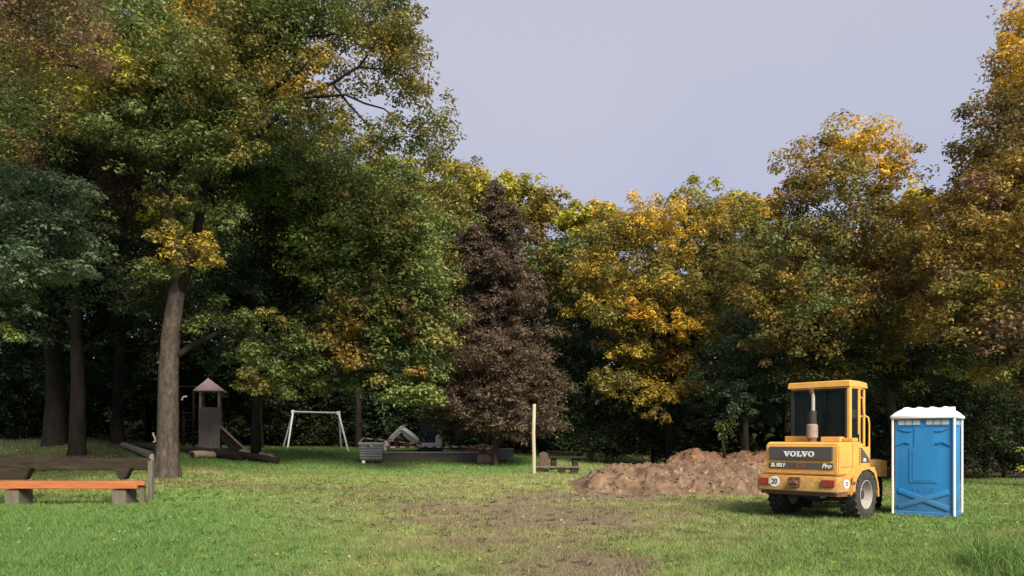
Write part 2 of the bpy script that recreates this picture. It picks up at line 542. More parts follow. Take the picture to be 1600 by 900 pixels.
def turf(X, Y):
    """albedo of the turf, and how much grass grows there"""
    X = np.asarray(X, float); Y = np.asarray(Y, float)
    n = fbm(X * 0.35, Y * 0.35 + 50, 4)
    n2 = fbm(X * 1.7 + 80, Y * 1.7, 4)
    px = 800 + F * X / np.clip(Y, 6, None)
    green = np.array([0.140, 0.225, 0.060]); lush = np.array([0.100, 0.205, 0.052])
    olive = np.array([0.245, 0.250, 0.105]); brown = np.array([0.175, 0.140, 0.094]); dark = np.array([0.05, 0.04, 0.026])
    col = lerp(np.broadcast_to(green, X.shape + (3,)), olive, np.clip((n - 0.42) * 3 + (n2 - 0.5) * 1.2, 0, 1) * 0.6)
    # left side lusher, middle paler
    mid = np.clip(1 - np.abs(px - 850) / 520, 0, 1) * np.clip((Y - 7) / 6, 0.5, 1)
    col = lerp(col, olive, np.clip(mid * (0.65 + n2 * 0.9), 0, 0.9))
    n3 = fbm(X * 5.5 + 20, Y * 5.5 + 60, 3)
    col = col * (0.55 + 0.9 * n3)[..., None]
    lushm = np.clip((600 - px) / 350, 0, 1) * np.clip((20 - Y) / 5, 0, 1) + np.clip((Y - 27) / 4, 0, 1) * np.clip((1000 - px) / 200, 0, 1)
    lushm = np.clip(lushm * (0.4 + n), 0, 0.85)
    col = lerp(col, lush, lushm)
    bare = np.zeros(X.shape)
    for b in ((840, 802, 3.3, 4.8, 1.8), (940, 776, 3.3, 3.2, 1.7), (790, 850, 1.5, 2.2, 2.2), (900, 885, 1.6, 1.1, 2.0)):
        bare = np.maximum(bare, blob(X, Y, *b) * 0.97)
    litter = np.maximum(blob(X, Y, 470, 0, 6.2, 1.9, 1.6, Yv=23.0) * 0.75, blob(X, Y, 640, 0, 3.0, 2.6, 1.5, Yv=18.5) * 0.5)
    litter = np.maximum(litter, blob(X, Y, 560, 0, 3.5, 1.0, 1.2, Yv=32.5) * 0.45)
    sand = blob(X, Y, 312, 0, 1.0, 0.9, 1.2, Yv=26.5) * 0.8
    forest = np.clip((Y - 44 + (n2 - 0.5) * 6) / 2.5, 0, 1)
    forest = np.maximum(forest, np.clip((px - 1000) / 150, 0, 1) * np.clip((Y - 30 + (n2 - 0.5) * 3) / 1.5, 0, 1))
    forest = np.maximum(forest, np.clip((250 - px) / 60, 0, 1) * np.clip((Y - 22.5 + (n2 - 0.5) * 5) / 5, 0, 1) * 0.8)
    col = lerp(col, brown * 0.85, np.clip(litter * (0.4 + n2), 0, 1))
    col = lerp(col, brown, np.clip(bare * (0.6 + n2 * 0.9), 0, 1))
    col = lerp(col, np.array([0.30, 0.22, 0.13]), sand)
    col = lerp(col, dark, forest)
    pit = ((np.abs(px - 690) < 95 + (n2 - 0.5) * 20) & (Y > 34.5) & (Y < 42)).astype(float)
    col = lerp(col, np.array([0.09, 0.055, 0.035]), pit)
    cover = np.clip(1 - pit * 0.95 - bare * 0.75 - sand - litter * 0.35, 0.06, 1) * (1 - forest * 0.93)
    return col, cover


ys = np.concatenate([np.linspace(-30, 7, 14), np.arange(7.2, 46, 0.16), np.linspace(46.5, 90, 40), np.geomspace(95, 900, 14)])
us = np.linspace(-1, 1, 460)
YY = np.repeat(ys[:, None], len(us), 1)
half = np.clip(np.abs(ys) * 1.05 + 6, 20, None)
XX = us[None, :] * half[:, None]
ZZ = ground_z(XX, YY)
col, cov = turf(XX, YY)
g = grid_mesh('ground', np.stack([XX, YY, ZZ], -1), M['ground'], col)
tag(g, 'meadow of worn grass sloping gently up to the wood', kind='structure')


# ------------------------------------------------------------------ foliage
PAL = {
    'green': ((0.090, 0.130, 0.036), (0.175, 0.215, 0.075)),
    'fresh': ((0.145, 0.205, 0.050), (0.260, 0.310, 0.105)),
    'olive': ((0.160, 0.155, 0.042), (0.280, 0.250, 0.080)),
    'gold': ((0.340, 0.260, 0.045), (0.480, 0.360, 0.070)),
    'yellow': ((0.58, 0.38, 0.040), (0.75, 0.50, 0.08)),
    'maize': ((0.30, 0.24, 0.045), (0.50, 0.37, 0.075)),
    'lime': ((0.34, 0.34, 0.045), (0.50, 0.46, 0.08)),
    'orange': ((0.60, 0.32, 0.04), (0.70, 0.44, 0.08)),
    'brown': ((0.130, 0.100, 0.044), (0.220, 0.170, 0.075)),
    'rust': ((0.170, 0.105, 0.060), (0.290, 0.185, 0.115)),
    'ochre': ((0.235, 0.165, 0.046), (0.380, 0.265, 0.070)),
    'teal': ((0.070, 0.115, 0.060), (0.180, 0.240, 0.140)),
    'dark': ((0.022, 0.033, 0.014), (0.040, 0.056, 0.024)),  # this and deep: shade inside and below the crowns put into leaf colour
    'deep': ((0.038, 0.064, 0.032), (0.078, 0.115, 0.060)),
    'pale': ((0.45, 0.42, 0.28), (0.62, 0.58, 0.42)),
    'plum': ((0.085, 0.063, 0.042), (0.145, 0.108, 0.072)),
    'mauve': ((0.105, 0.080, 0.058), (0.175, 0.135, 0.100)),
}


def leaves(centres, size, per, leaf, pal, droop=0.25, flat=0.6, spread=1.0, R=rng, shape=(0.52, 1.0)):
    """clumps of kite-shaped leaves; centres (n,3), size (n,) clump radius, pal (n,) list of palette names"""
    n = len(centres)
    cnt = np.maximum(3, (per * R.uniform(0.55, 1.4, n)).astype(int))
    ci = np.repeat(np.arange(n), cnt)
    N = len(ci)
    d = R.normal(size=(N, 3))
    d /= np.linalg.norm(d, axis=1)[:, None]
    rr = R.random(N) ** 0.45
    off = d * rr[:, None] * size[ci][:, None] * spread
    off[:, 2] *= flat
    off[:, 2] -= droop * (off[:, 0] ** 2 + off[:, 1] ** 2) / np.maximum(size[ci], 0.1)
    c = centres[ci] + off
    nrm = d * 0.5 + np.array([0, 0, 0.75]) + R.normal(size=(N, 3)) * 0.33
    nrm /= np.linalg.norm(nrm, axis=1)[:, None]
    t = R.normal(size=(N, 3)) + np.array([0, 0, -0.5])
    t -= nrm * (t * nrm).sum(1)[:, None]
    t /= np.linalg.norm(t, axis=1)[:, None]
    b = np.cross(nrm, t)
    s = leaf * R.uniform(0.6, 1.3, N)[:, None]
    w = s * shape[0]
    bend = nrm * s * 0.18
    V = np.stack([c - t * s * 0.5, c + b * w * 0.5 - t * s * 0.05 + bend, c + t * s * 0.5 * shape[1], c - b * w * 0.5 - t * s * 0.05 + bend], 1)
    lo = np.array([PAL[p][0] for p in pal]); hi = np.array([PAL[p][1] for p in pal])
    k = np.clip(R.random(n)[ci] * 0.8 + R.random(N) * 0.3, 0, 1)[:, None]
    tint = lo[ci] * (1 - k) + hi[ci] * k
    tint *= R.uniform(0.88, 1.12, (N, 1))
    return V.reshape(-1, 3), tint


def lobe_clumps(c, r, n, R=rng, shell=0.62, rough=0.28, csize=0.33):
    """clump centres spread through an ellipsoid, most near its uneven surface"""
    d = R.normal(size=(n, 3))
    d /= np.linalg.norm(d, axis=1)[:, None]
    k = shell + (1 - shell) * R.random(n) ** 0.6
    inner = R.random(n) < 0.18
    k[inner] = R.random(inner.sum()) * shell
    ph = R.uniform(0, 6.28, 3)
    k *= 1 + rough * (np.sin(d[:, 0] * 5 + ph[0]) * np.sin(d[:, 1] * 4 + ph[1]) + 0.6 * np.sin(d[:, 2] * 7 + ph[2] + d[:, 0] * 3))
    p = np.array(c) + d * k[:, None] * np.array(r)
    s = csize * np.mean(r) ** 0.5 * R.uniform(0.75, 1.6, n)
    return p, s


def limb_pts(a, b, sag=0.0, n=6, wob=0.06):
    a, b = Vector(a), Vector(b)
    Ln = (b - a).length
    out = []
    for i in range(n + 1):
        t = i / n
        p = a.lerp(b, t)
        p.z += sag * Ln * math.sin(math.pi * t) + (Ln * 0.0)
        if 0 < i < n:
            p += Vector((random.gauss(0, wob * Ln * 0.3), random.gauss(0, wob * Ln * 0.3), random.gauss(0, wob * Ln * 0.3)))
        out.append(p)
    return out


def make_tree(name, label, cat, px, Y, rad, top, lobes, leaf=0.16, per=70, dens=1.0, bark='bark_dark', group=None, spine=None, twigs=10, droop=0.25, flat=0.6, base=None, flare=1.35, kind=None, seed=None, auto=True, shape=(0.52, 1.0)):
    """lobes: (px, row, depth, rx, ry, rz, palette[, density]) ; top: (px,row) where the stem ends"""
    R = np.random.default_rng(seed if seed is not None else int(abs(px) * 7 + Y * 13))
    random.seed(int(abs(px) + Y * 31))
    b = base if base is not None else on(px, Y)
    root = empty(name, b)
    tag(root, label, cat, group, kind)
    b = Vector(b)
    tp = at(top[0], Y, top[1])
    if spine:
        sp = [b - Vector((0, 0, 0.3)), b + Vector((0, 0, 0.25))] + [at(p[0], p[2] if len(p) > 2 else Y, p[1]) for p in spine]
    else:
        sp = [b - Vector((0, 0, 0.3)), b + Vector((0, 0, 0.25))]
        for i in range(1, 7):
            t = i / 6
            q = (b + Vector((0, 0, 0.25))).lerp(tp, t)
            if i < 6:
                q += Vector((random.gauss(0, 0.12), random.gauss(0, 0.12), 0))
            sp.append(q)
    n = len(sp)
    rads = [rad * flare, rad * 1.12] + [rad * (1 - 0.82 * (i / (n - 2)) ** 1.1) for i in range(1, n - 1)]
    mb = MB()
    L_ = [p - b for p in sp]
    # subdivide the stem
    P2, R2 = [], []
    for i in range(n - 1):
        for k in range(3):
            t = k / 3
            P2.append(L_[i].lerp(L_[i + 1], t)); R2.append(rads[i] * (1 - t) + rads[i + 1] * t)
    P2.append(L_[-1]); R2.append(rads[-1])
    mb.tube(P2, R2, n=12, jitter=0.06)
    allc, alls, allp, alln = [], [], [], []
    for lb in lobes:
        lx, lr, lY, rx, ry, rz, pl = lb[:7]
        dn = lb[7] if len(lb) > 7 else 1.0
        c = at(lx, lY, lr) - b
        area = 4 * math.pi * (((rx * ry) ** 1.6 + (rx * rz) ** 1.6 + (ry * rz) ** 1.6) / 3) ** (1 / 1.6)
        nc = max(6, int(area * 1.55 * dens * dn * DENS))
        p, s = lobe_clumps(c, (rx, ry, rz), nc, R)
        allc.append(p); alls.append(s)
        if isinstance(pl, str):
            allp += [pl] * nc
        else:
            q_ = p + np.array(b)
            f_ = fbm(q_[:, 0] * 0.55 + q_[:, 1] * 0.3 + 30, q_[:, 2] * 0.6 + 70, 3)
            f_ = np.clip((f_ - 0.28) / 0.44 + R.normal(size=nc) * 0.12, 0, 0.999)
            allp += [pl[int(v * len(pl))] for v in f_]
        # the limb that carries the lobe
        zc = max(0.6, c.z - rz * 0.5)
        j = min(range(len(P2)), key=lambda q: abs(P2[q].z - max(zc - 0.35 * (Vector((c.x, c.y, 0)) - Vector((P2[q].x, P2[q].y, 0))).length, P2[-1].z * 0.28)))
        lr_ = max(0.03, min(R2[j] * 0.6, rad * 0.42, 0.05 * max(rx, rz)))
        pts = limb_pts(P2[j], c, sag=0.06, n=7)
        if auto:
            mb.tube(pts, [lr_ * (1 - 0.7 * q / 7) for q in range(8)], n=7)
        else:
            pts = [Vector(c)] * 8; lr_ = 0.045
        for q in R.choice(nc, min(twigs, nc), replace=False):
            a = pts[int(R.integers(3, 8))]
            mb.tube(limb_pts(a, Vector(p[q]), sag=0.05, n=4, wob=0.1), [lr_ * 0.32, lr_ * 0.27, lr_ * 0.2, lr_ * 0.14, lr_ * 0.08], n=4)
    mb.build('trunk', M[bark], root, smooth=60)
    ce = np.concatenate(allc); sz = np.concatenate(alls)
    # keep foliage above the turf
    gzz = ground_z(ce[:, 0] + b.x, ce[:, 1] + b.y) - b.z
    ce[:, 2] = np.maximum(ce[:, 2], gzz + 0.25)
    V, T = leaves(ce, sz, per, leaf, allp, droop=droop, flat=flat, R=R, shape=shape)
    np_mesh('crown', V, 4, M['leaf'], T, root)
    return root


# --- left: the big broadleaf tree on the meadow
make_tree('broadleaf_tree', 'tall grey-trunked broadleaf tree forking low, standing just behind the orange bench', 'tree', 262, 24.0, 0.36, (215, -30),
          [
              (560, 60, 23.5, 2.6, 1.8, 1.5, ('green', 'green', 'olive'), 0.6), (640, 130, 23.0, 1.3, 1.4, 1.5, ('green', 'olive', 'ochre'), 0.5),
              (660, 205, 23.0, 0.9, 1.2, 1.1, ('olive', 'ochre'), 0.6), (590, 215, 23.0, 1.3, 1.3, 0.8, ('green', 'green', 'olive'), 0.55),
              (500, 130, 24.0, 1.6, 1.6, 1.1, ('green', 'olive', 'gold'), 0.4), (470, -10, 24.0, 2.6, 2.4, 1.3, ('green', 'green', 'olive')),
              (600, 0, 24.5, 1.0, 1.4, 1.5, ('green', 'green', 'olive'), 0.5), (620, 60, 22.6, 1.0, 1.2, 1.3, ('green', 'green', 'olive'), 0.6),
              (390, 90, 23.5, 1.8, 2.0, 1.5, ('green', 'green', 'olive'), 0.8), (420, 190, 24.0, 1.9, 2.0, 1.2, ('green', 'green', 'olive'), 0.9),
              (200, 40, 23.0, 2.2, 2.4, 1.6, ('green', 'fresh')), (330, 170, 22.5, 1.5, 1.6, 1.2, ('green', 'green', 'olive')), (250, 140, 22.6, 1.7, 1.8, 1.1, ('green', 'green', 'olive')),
              (120, 170, 23.0, 1.9, 2.0, 1.2, ('green', 'green', 'olive')), (300, 250, 25.0, 1.6, 2.2, 1.2, ('green', 'dark')), (170, 250, 26.0, 2.6, 2.4, 1.8, ('plum', 'dark')),  # plum and dark lobes paint the shaded hollow inside the crown
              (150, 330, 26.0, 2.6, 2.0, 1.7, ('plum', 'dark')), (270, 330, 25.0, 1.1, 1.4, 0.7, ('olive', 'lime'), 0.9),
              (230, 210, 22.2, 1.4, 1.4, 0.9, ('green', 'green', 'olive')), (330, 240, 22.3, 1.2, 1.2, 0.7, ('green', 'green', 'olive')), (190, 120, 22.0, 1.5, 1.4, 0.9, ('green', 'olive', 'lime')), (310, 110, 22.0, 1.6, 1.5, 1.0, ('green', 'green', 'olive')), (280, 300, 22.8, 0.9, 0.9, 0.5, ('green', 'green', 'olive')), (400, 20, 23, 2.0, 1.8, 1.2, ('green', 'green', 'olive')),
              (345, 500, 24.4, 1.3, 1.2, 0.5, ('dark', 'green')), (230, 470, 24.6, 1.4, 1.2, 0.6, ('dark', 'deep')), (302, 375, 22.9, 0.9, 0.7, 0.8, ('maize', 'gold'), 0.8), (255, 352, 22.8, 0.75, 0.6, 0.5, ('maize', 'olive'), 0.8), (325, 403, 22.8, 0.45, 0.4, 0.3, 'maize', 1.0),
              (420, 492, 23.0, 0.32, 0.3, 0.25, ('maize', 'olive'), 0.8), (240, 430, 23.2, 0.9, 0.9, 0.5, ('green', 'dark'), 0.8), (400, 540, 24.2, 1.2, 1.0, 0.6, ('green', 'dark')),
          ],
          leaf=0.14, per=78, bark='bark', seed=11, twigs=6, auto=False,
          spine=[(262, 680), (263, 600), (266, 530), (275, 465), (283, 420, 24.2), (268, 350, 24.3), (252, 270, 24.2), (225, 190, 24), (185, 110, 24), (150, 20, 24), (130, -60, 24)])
root = bpy.data.objects['broadleaf_tree']
b0 = Vector(root.location)
random.seed(4)
lim = MB()
def limb(pl, r0, r1):
    pts = [at(p[0], p[2] if len(p) > 2 else 24.0, p[1]) - b0 for p in pl]
    P_ = []
    for a, c in zip(pts[:-1], pts[1:]):
        P_ += [a, a.lerp(c, 0.5) + Vector((random.gauss(0, .03), random.gauss(0, .03), random.gauss(0, .03)))]
    P_.append(pts[-1])
    k = len(P_) - 1
    lim.tube(P_, [r0 + (r1 - r0) * i / k for i in range(k + 1)], n=9, jitter=0.05)
limb([(280, 455), (300, 400), (318, 300), (330, 210), (350, 110), (345, 20), (350, -60)], 0.17, 0.08)
limb([(325, 230), (390, 180, 23.8), (440, 130, 23.6), (470, 110, 23.4), (500, 80, 23.2)], 0.085, 0.03)
limb([(340, 150), (390, 95, 23.6), (430, 70, 23.4), (470, 40, 23.2)], 0.08, 0.02)
limb([(320, 270), (400, 215, 23.4), (470, 150, 23.1), (520, 130, 23.0), (560, 105, 22.9), (590, 60, 22.9)], 0.09, 0.025)
limb([(470, 152, 23.1), (540, 148, 22.9), (600, 170, 22.9), (650, 205, 22.9)], 0.05, 0.012)
limb([(205, 150), (170, 125, 23.5), (120, 105, 23.3), (60, 90, 23.2)], 0.09, 0.025)
limb([(278, 555), (300, 540, 24.2), (340, 520, 24.6), (400, 492, 25.2), (450, 500, 25.8)], 0.12, 0.04)
limb([(560, 105, 22.9), (610, 110, 23), (650, 130, 23)], 0.03, 0.01)
limb([(520, 130, 23.0), (570, 190, 23), (590, 215, 23), (660, 215, 23)], 0.04, 0.01)
limb([(350, 60), (420, 20), (500, -20)], 0.06, 0.02)
limb([(345, 20), (440, 60, 23.6), (560, 50, 23.3), (625, 60, 22.8)], 0.06, 0.012)
limb([(255, 290), (225, 300, 24.4), (180, 270, 24.8), (120, 260, 25)], 0.08, 0.02)
lo = lim.build('limbs', M['bark_black'], root, smooth=60)  # black bark paints the crown's shade onto the limbs

# --- the rounded green tree whose skirt hangs over the digger
make_tree('lime_tree', 'dense green tree whose leafy skirt hangs down over the white digger arm', 'tree', 400, 34.0, 0.22, (500, 260),
          [
              (500, 290, 29.0, 2.4, 2.2, 1.9, ('fresh', 'fresh', 'green')), (420, 290, 28.0, 1.7, 1.7, 1.3, ('fresh', 'green')), (530, 350, 28.2, 1.7, 1.7, 1.4, ('fresh', 'green')), (590, 330, 29.5, 2.5, 2.4, 1.9, ('green', 'olive', 'fresh')), (650, 380, 29.5, 1.6, 2.0, 2.0, ('olive', 'green', 'fresh')),  # paler dome over dark hollow: lit and shaded foliage put into leaf colours
              (430, 260, 29.0, 2.0, 2.0, 1.3, ('fresh', 'green')), (670, 460, 29.0, 1.2, 1.8, 2.0, ('olive', 'green', 'fresh')), (600, 430, 28.8, 1.9, 2.0, 2.0, ('olive', 'green')),
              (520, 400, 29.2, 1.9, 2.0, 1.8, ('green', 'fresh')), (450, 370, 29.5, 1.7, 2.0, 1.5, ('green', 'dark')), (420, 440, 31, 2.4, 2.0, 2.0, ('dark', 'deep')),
              (640, 540, 29.0, 1.5, 1.8, 1.6, ('green', 'olive')), (665, 600, 28.8, 0.95, 1.3, 0.95, ('fresh', 'green')), (625, 615, 28.8, 0.6, 1.0, 0.6, ('green', 'fresh')),
              (560, 520, 29.5, 1.9, 2.0, 1.8, ('green', 'deep', 'ochre')), (480, 540, 29.8, 2.0, 1.8, 1.5, ('green', 'olive')), (420, 590, 29.0, 1.3, 1.3, 0.9, ('olive', 'green')),
              (520, 580, 30.0, 1.6, 1.6, 0.7, ('green', 'deep')), (640, 500, 28.3, 0.5, 0.5, 0.6, ('ochre', 'rust', 'olive'), 0.6), (650, 575, 28.2, 0.35, 0.35, 0.4, ('ochre', 'rust'), 0.5),
              (690, 330, 31.5, 1.2, 1.5, 1.3, ('olive', 'fresh')), (370, 470, 32, 2.0, 1.6, 2.4, ('dark', 'deep')),
          ], leaf=0.17, per=72, seed=12, twigs=5, bark='bark_black', spine=[(400, 640), (404, 560), (415, 480), (440, 400), (490, 300)])

# --- trees at the left edge
make_tree('fir_tree', 'blue-green tree with tiered boughs at the far left edge', 'tree', -60, 21.0, 0.25, (-50, 150),
          [
              (20, 300, 20, 1.6, 1.5, 0.5, 'teal'), (90, 290, 20, 1.2, 1.2, 0.4, 'teal'), (40, 360, 19.6, 1.8, 1.5, 0.55, 'teal'), (100, 340, 20.2, 1.0, 1.0, 0.35, ('teal', 'green')),
              (30, 425, 19.4, 1.7, 1.5, 0.5, 'teal'), (110, 418, 19.6, 1.0, 0.9, 0.25, 'teal'), (0, 480, 19.4, 0.9, 1.2, 0.35, ('teal', 'deep')), (0, 525, 19.2, 0.35, 0.6, 0.35, 'fresh'),
              (60, 390, 21.5, 2.0, 1.6, 1.5, ('deep', 'dark')),
          ], leaf=0.13, per=80, seed=13, droop=0.4, flat=0.45)
make_tree('copper_beech', 'reddish brown tree reaching over the top left corner', 'tree', -330, 17.0, 0.3, (-260, -100),
          [
              (20, 20, 16, 1.3, 1.2, 0.9, ('rust', 'olive')), (90, 45, 15.8, 1.0, 1.1, 0.7, ('rust', 'brown')), (140, 90, 15.8, 0.65, 0.8, 0.35, ('rust', 'ochre')), (40, 90, 16, 1.2, 1.2, 0.6, ('ochre', 'olive', 'rust')),
              (-60, 0, 16, 1.6, 1.6, 1.6, 'rust'), (90, -10, 16.3, 1.1, 1.2, 0.6, ('rust', 'brown')), (-150, -40, 16.5, 2.0, 1.8, 2.0, 'rust'),
          ], leaf=0.085, per=100, seed=14, droop=0.5)
make_tree('maple_tree', 'yellowing green tree filling the left edge below the red-brown boughs', 'tree', -40, 27.0, 0.28, (-10, 60),
          [
              (30, 170, 26.5, 2.4, 2.0, 1.5, ('green', 'olive')), (90, 130, 26.5, 1.6, 1.6, 0.9, ('green', 'olive', 'lime')), (20, 230, 26, 2.2, 1.8, 1.0, ('olive', 'green')),
              (60, 250, 25, 1.3, 1.3, 0.7, ('ochre', 'rust', 'olive')), (130, 100, 27, 1.2, 1.4, 0.5, ('lime', 'olive')), (-60, 120, 27, 2.4, 2.2, 3.0, ('green', 'olive')), (60, 60, 28, 3.0, 2.4, 2.4, ('green', 'deep')),
          ], leaf=0.15, per=66, seed=15)
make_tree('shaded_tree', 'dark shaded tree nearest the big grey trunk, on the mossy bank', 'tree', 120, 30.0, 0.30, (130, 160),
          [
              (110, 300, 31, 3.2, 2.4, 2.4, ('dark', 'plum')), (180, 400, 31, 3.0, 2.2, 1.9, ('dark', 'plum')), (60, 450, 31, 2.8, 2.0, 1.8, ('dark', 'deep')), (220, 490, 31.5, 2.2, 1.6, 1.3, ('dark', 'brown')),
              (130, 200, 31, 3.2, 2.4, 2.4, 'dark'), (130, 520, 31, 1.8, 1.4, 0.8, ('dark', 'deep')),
          ], leaf=0.19, per=54, seed=16, bark='bark_black')  # shade on the bank trees is put into their bark and leaf colours
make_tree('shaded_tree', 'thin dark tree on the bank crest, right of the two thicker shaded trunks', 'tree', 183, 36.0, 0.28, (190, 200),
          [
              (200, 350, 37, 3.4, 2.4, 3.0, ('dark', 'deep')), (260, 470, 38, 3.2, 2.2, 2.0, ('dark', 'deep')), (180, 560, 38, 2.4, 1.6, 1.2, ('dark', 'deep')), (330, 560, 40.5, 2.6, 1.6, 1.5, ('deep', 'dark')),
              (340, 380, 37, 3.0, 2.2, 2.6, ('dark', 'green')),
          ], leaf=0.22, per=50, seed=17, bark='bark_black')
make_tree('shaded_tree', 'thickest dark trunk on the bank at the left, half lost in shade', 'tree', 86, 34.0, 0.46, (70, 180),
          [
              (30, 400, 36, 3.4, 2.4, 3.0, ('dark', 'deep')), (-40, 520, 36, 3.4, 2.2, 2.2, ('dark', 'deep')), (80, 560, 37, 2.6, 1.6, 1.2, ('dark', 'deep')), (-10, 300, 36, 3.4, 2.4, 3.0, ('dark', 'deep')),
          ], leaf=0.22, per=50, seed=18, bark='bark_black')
make_tree('golden_tree', 'tall golden tree glowing behind the upper boughs of the forked tree', 'tree', 405, 42.0, 0.25, (350, -60),
          [
              (300, 30, 40, 2.4, 2.2, 2.4, ('orange', 'yellow')), (420, 80, 40, 2.3, 2.2, 2.4, ('yellow', 'orange', 'gold')), (440, 130, 40, 1.5, 1.5, 1.2, ('orange', 'yellow')), (350, -40, 40, 3.5, 3, 2.6, ('yellow', 'olive')),
              (330, 180, 41, 4.0, 3.0, 3.2, ('olive', 'green')), (240, 60, 41, 3.4, 3.0, 3.4, ('olive', 'green')), (500, 220, 42, 2.4, 2.0, 1.6, ('olive', 'green')),
          ], leaf=0.24, per=44, seed=19, bark='bark_black')

# --- centre
cone = []
rc = random.Random(5)
for i in range(15):
    t = i / 14
    row = 290 + t * 360
    w = 0.42 + 2.85 * t ** 0.85
    if t > 0.9: w *= 0.85
    k = 1 if i < 2 else 2 + i // 4
    for q in range(k):
        a = rc.uniform(0, 6.28)
        off = w * 0.52 if k > 1 else 0
        ox = math.cos(a + q * 6.28 / k) * off; oy = math.sin(a + q * 6.28 / k) * off
        pal = ('plum', 'mauve')
        cone.append((772 + ox * 35 + rc.uniform(-6, 6), row + rc.uniform(-6, 6), 33 + oy, w * 0.62 + 0.15, w * 0.6 + 0.15, 0.55 + 0.25 * t, pal, 2.4 if t < 0.3 else 1.1))
make_tree('conifer', 'cone-shaped brownish conifer with a bare thin trunk beside the building pit', 'tree', 773, 33.0, 0.15, (768, 285), cone, leaf=0.18, per=70, dens=0.75, seed=20, droop=0.5, flat=0.5, twigs=4, bark='bark', shape=(0.36, 1.0))
make_tree('weeping_tree', 'weeping tree turning golden in the centre, drooping behind the soil heap', 'tree', 1045, 35.0, 0.17, (1050, 330),
          [
              (1020, 345, 33.6, 1.6, 1.6, 1.5, ('yellow', 'gold', 'yellow')), (1075, 330, 34.5, 1.7, 1.8, 1.3, ('gold', 'olive', 'lime')), (1130, 360, 35, 1.7, 1.8, 1.6, ('olive', 'gold', 'fresh')), (960, 380, 34.5, 1.5, 1.6, 1.5, ('olive', 'gold', 'fresh')),
              (1000, 440, 33.5, 1.9, 1.9, 1.5, ('olive', 'gold')), (1080, 430, 33.5, 2.1, 2.0, 1.8, ('olive', 'gold')), (930, 420, 34, 1.3, 1.4, 0.9, ('gold', 'olive')), (1150, 450, 34.5, 1.7, 1.7, 1.6, ('olive', 'fresh')),
              (1020, 485, 33.0, 1.1, 1.2, 0.75, ('gold', 'yellow', 'orange')), (1075, 505, 33.0, 1.0, 1.1, 0.7, ('yellow', 'gold', 'ochre')), (960, 490, 33.5, 1.3, 1.4, 0.6, ('gold', 'olive')), (1120, 510, 34, 1.1, 1.3, 0.7, ('olive', 'gold')),
              (960, 590, 33.2, 1.1, 1.2, 0.55, ('gold', 'olive')), (1020, 610, 33.0, 1.3, 1.3, 0.5, ('olive', 'gold')), (1080, 600, 33.2, 0.9, 1.0, 0.35, ('gold', 'ochre')), (1028, 645, 32.8, 0.5, 0.6, 0.35, ('gold', 'ochre')),
              (1040, 560, 34.5, 1.6, 1.4, 1.0, ('ochre', 'olive', 'dark'), 0.8), (1175, 400, 35.5, 1.2, 1.4, 1.5, ('olive', 'green')), (1060, 390, 36.0, 2.4, 1.4, 1.8, ('olive', 'gold')),
              (990, 545, 34.0, 1.3, 1.3, 0.7, ('olive', 'gold')), (1080, 560, 34.0, 1.2, 1.2, 0.6, ('ochre', 'olive')), (930, 470, 34.3, 1.2, 1.3, 0.7, ('olive', 'gold')), (1130, 560, 34.5, 0.9, 1.1, 0.5, ('olive', 'deep')), (1000, 495, 34.0, 1.5, 1.5, 1.0, ('olive', 'ochre')),
          ], leaf=0.19, per=62, seed=21, droop=0.8, flat=0.55, shape=(0.38, 1.1), twigs=6, bark='bark_black')
# --- right
make_tree('hornbeam', 'dark olive tree with a gold-tipped crown behind the yellow loader', 'tree', 1410, 30.0, 0.22, (1320, 230),
          [
              (1325, 225, 28, 1.7, 1.6, 0.95, ('yellow', 'gold', 'ochre'), 0.9), (1265, 255, 28, 1.3, 1.4, 1.0, ('ochre', 'olive'), 0.8), (1390, 260, 28, 1.25, 1.4, 1.0, ('yellow', 'gold', 'ochre'), 0.9), (1240, 310, 28, 1.0, 1.5, 0.8, ('ochre', 'brown'), 0.8),
              (1310, 300, 28, 1.8, 1.8, 1.1, ('olive', 'ochre'), 0.75), (1390, 320, 28.5, 1.2, 1.5, 0.8, ('ochre', 'gold'), 0.8), (1300, 370, 28, 2.2, 2.0, 1.2, ('olive', 'brown', 'green')), (1230, 390, 28, 1.3, 1.6, 1.0, ('brown', 'olive', 'green')),
              (1385, 410, 28, 1.8, 1.9, 1.2, ('ochre', 'brown', 'olive')), (1210, 450, 28, 1.4, 1.6, 1.1, ('ochre', 'olive')), (1300, 470, 27.5, 2.4, 2.0, 1.4, ('green', 'ochre', 'brown')), (1400, 490, 27.5, 1.7, 1.8, 1.4, ('ochre', 'brown')),
              (1240, 530, 28, 1.7, 1.6, 1.1, ('olive', 'brown', 'green')), (1340, 550, 28, 2.0, 1.6, 0.9, ('ochre', 'olive', 'dark')), (1270, 590, 29, 1.8, 1.5, 0.9, ('dark', 'deep', 'olive')),
              (1435, 570, 29, 1.4, 1.5, 1.2, ('brown', 'dark')),
          ], leaf=0.16, per=66, seed=22, twigs=7)
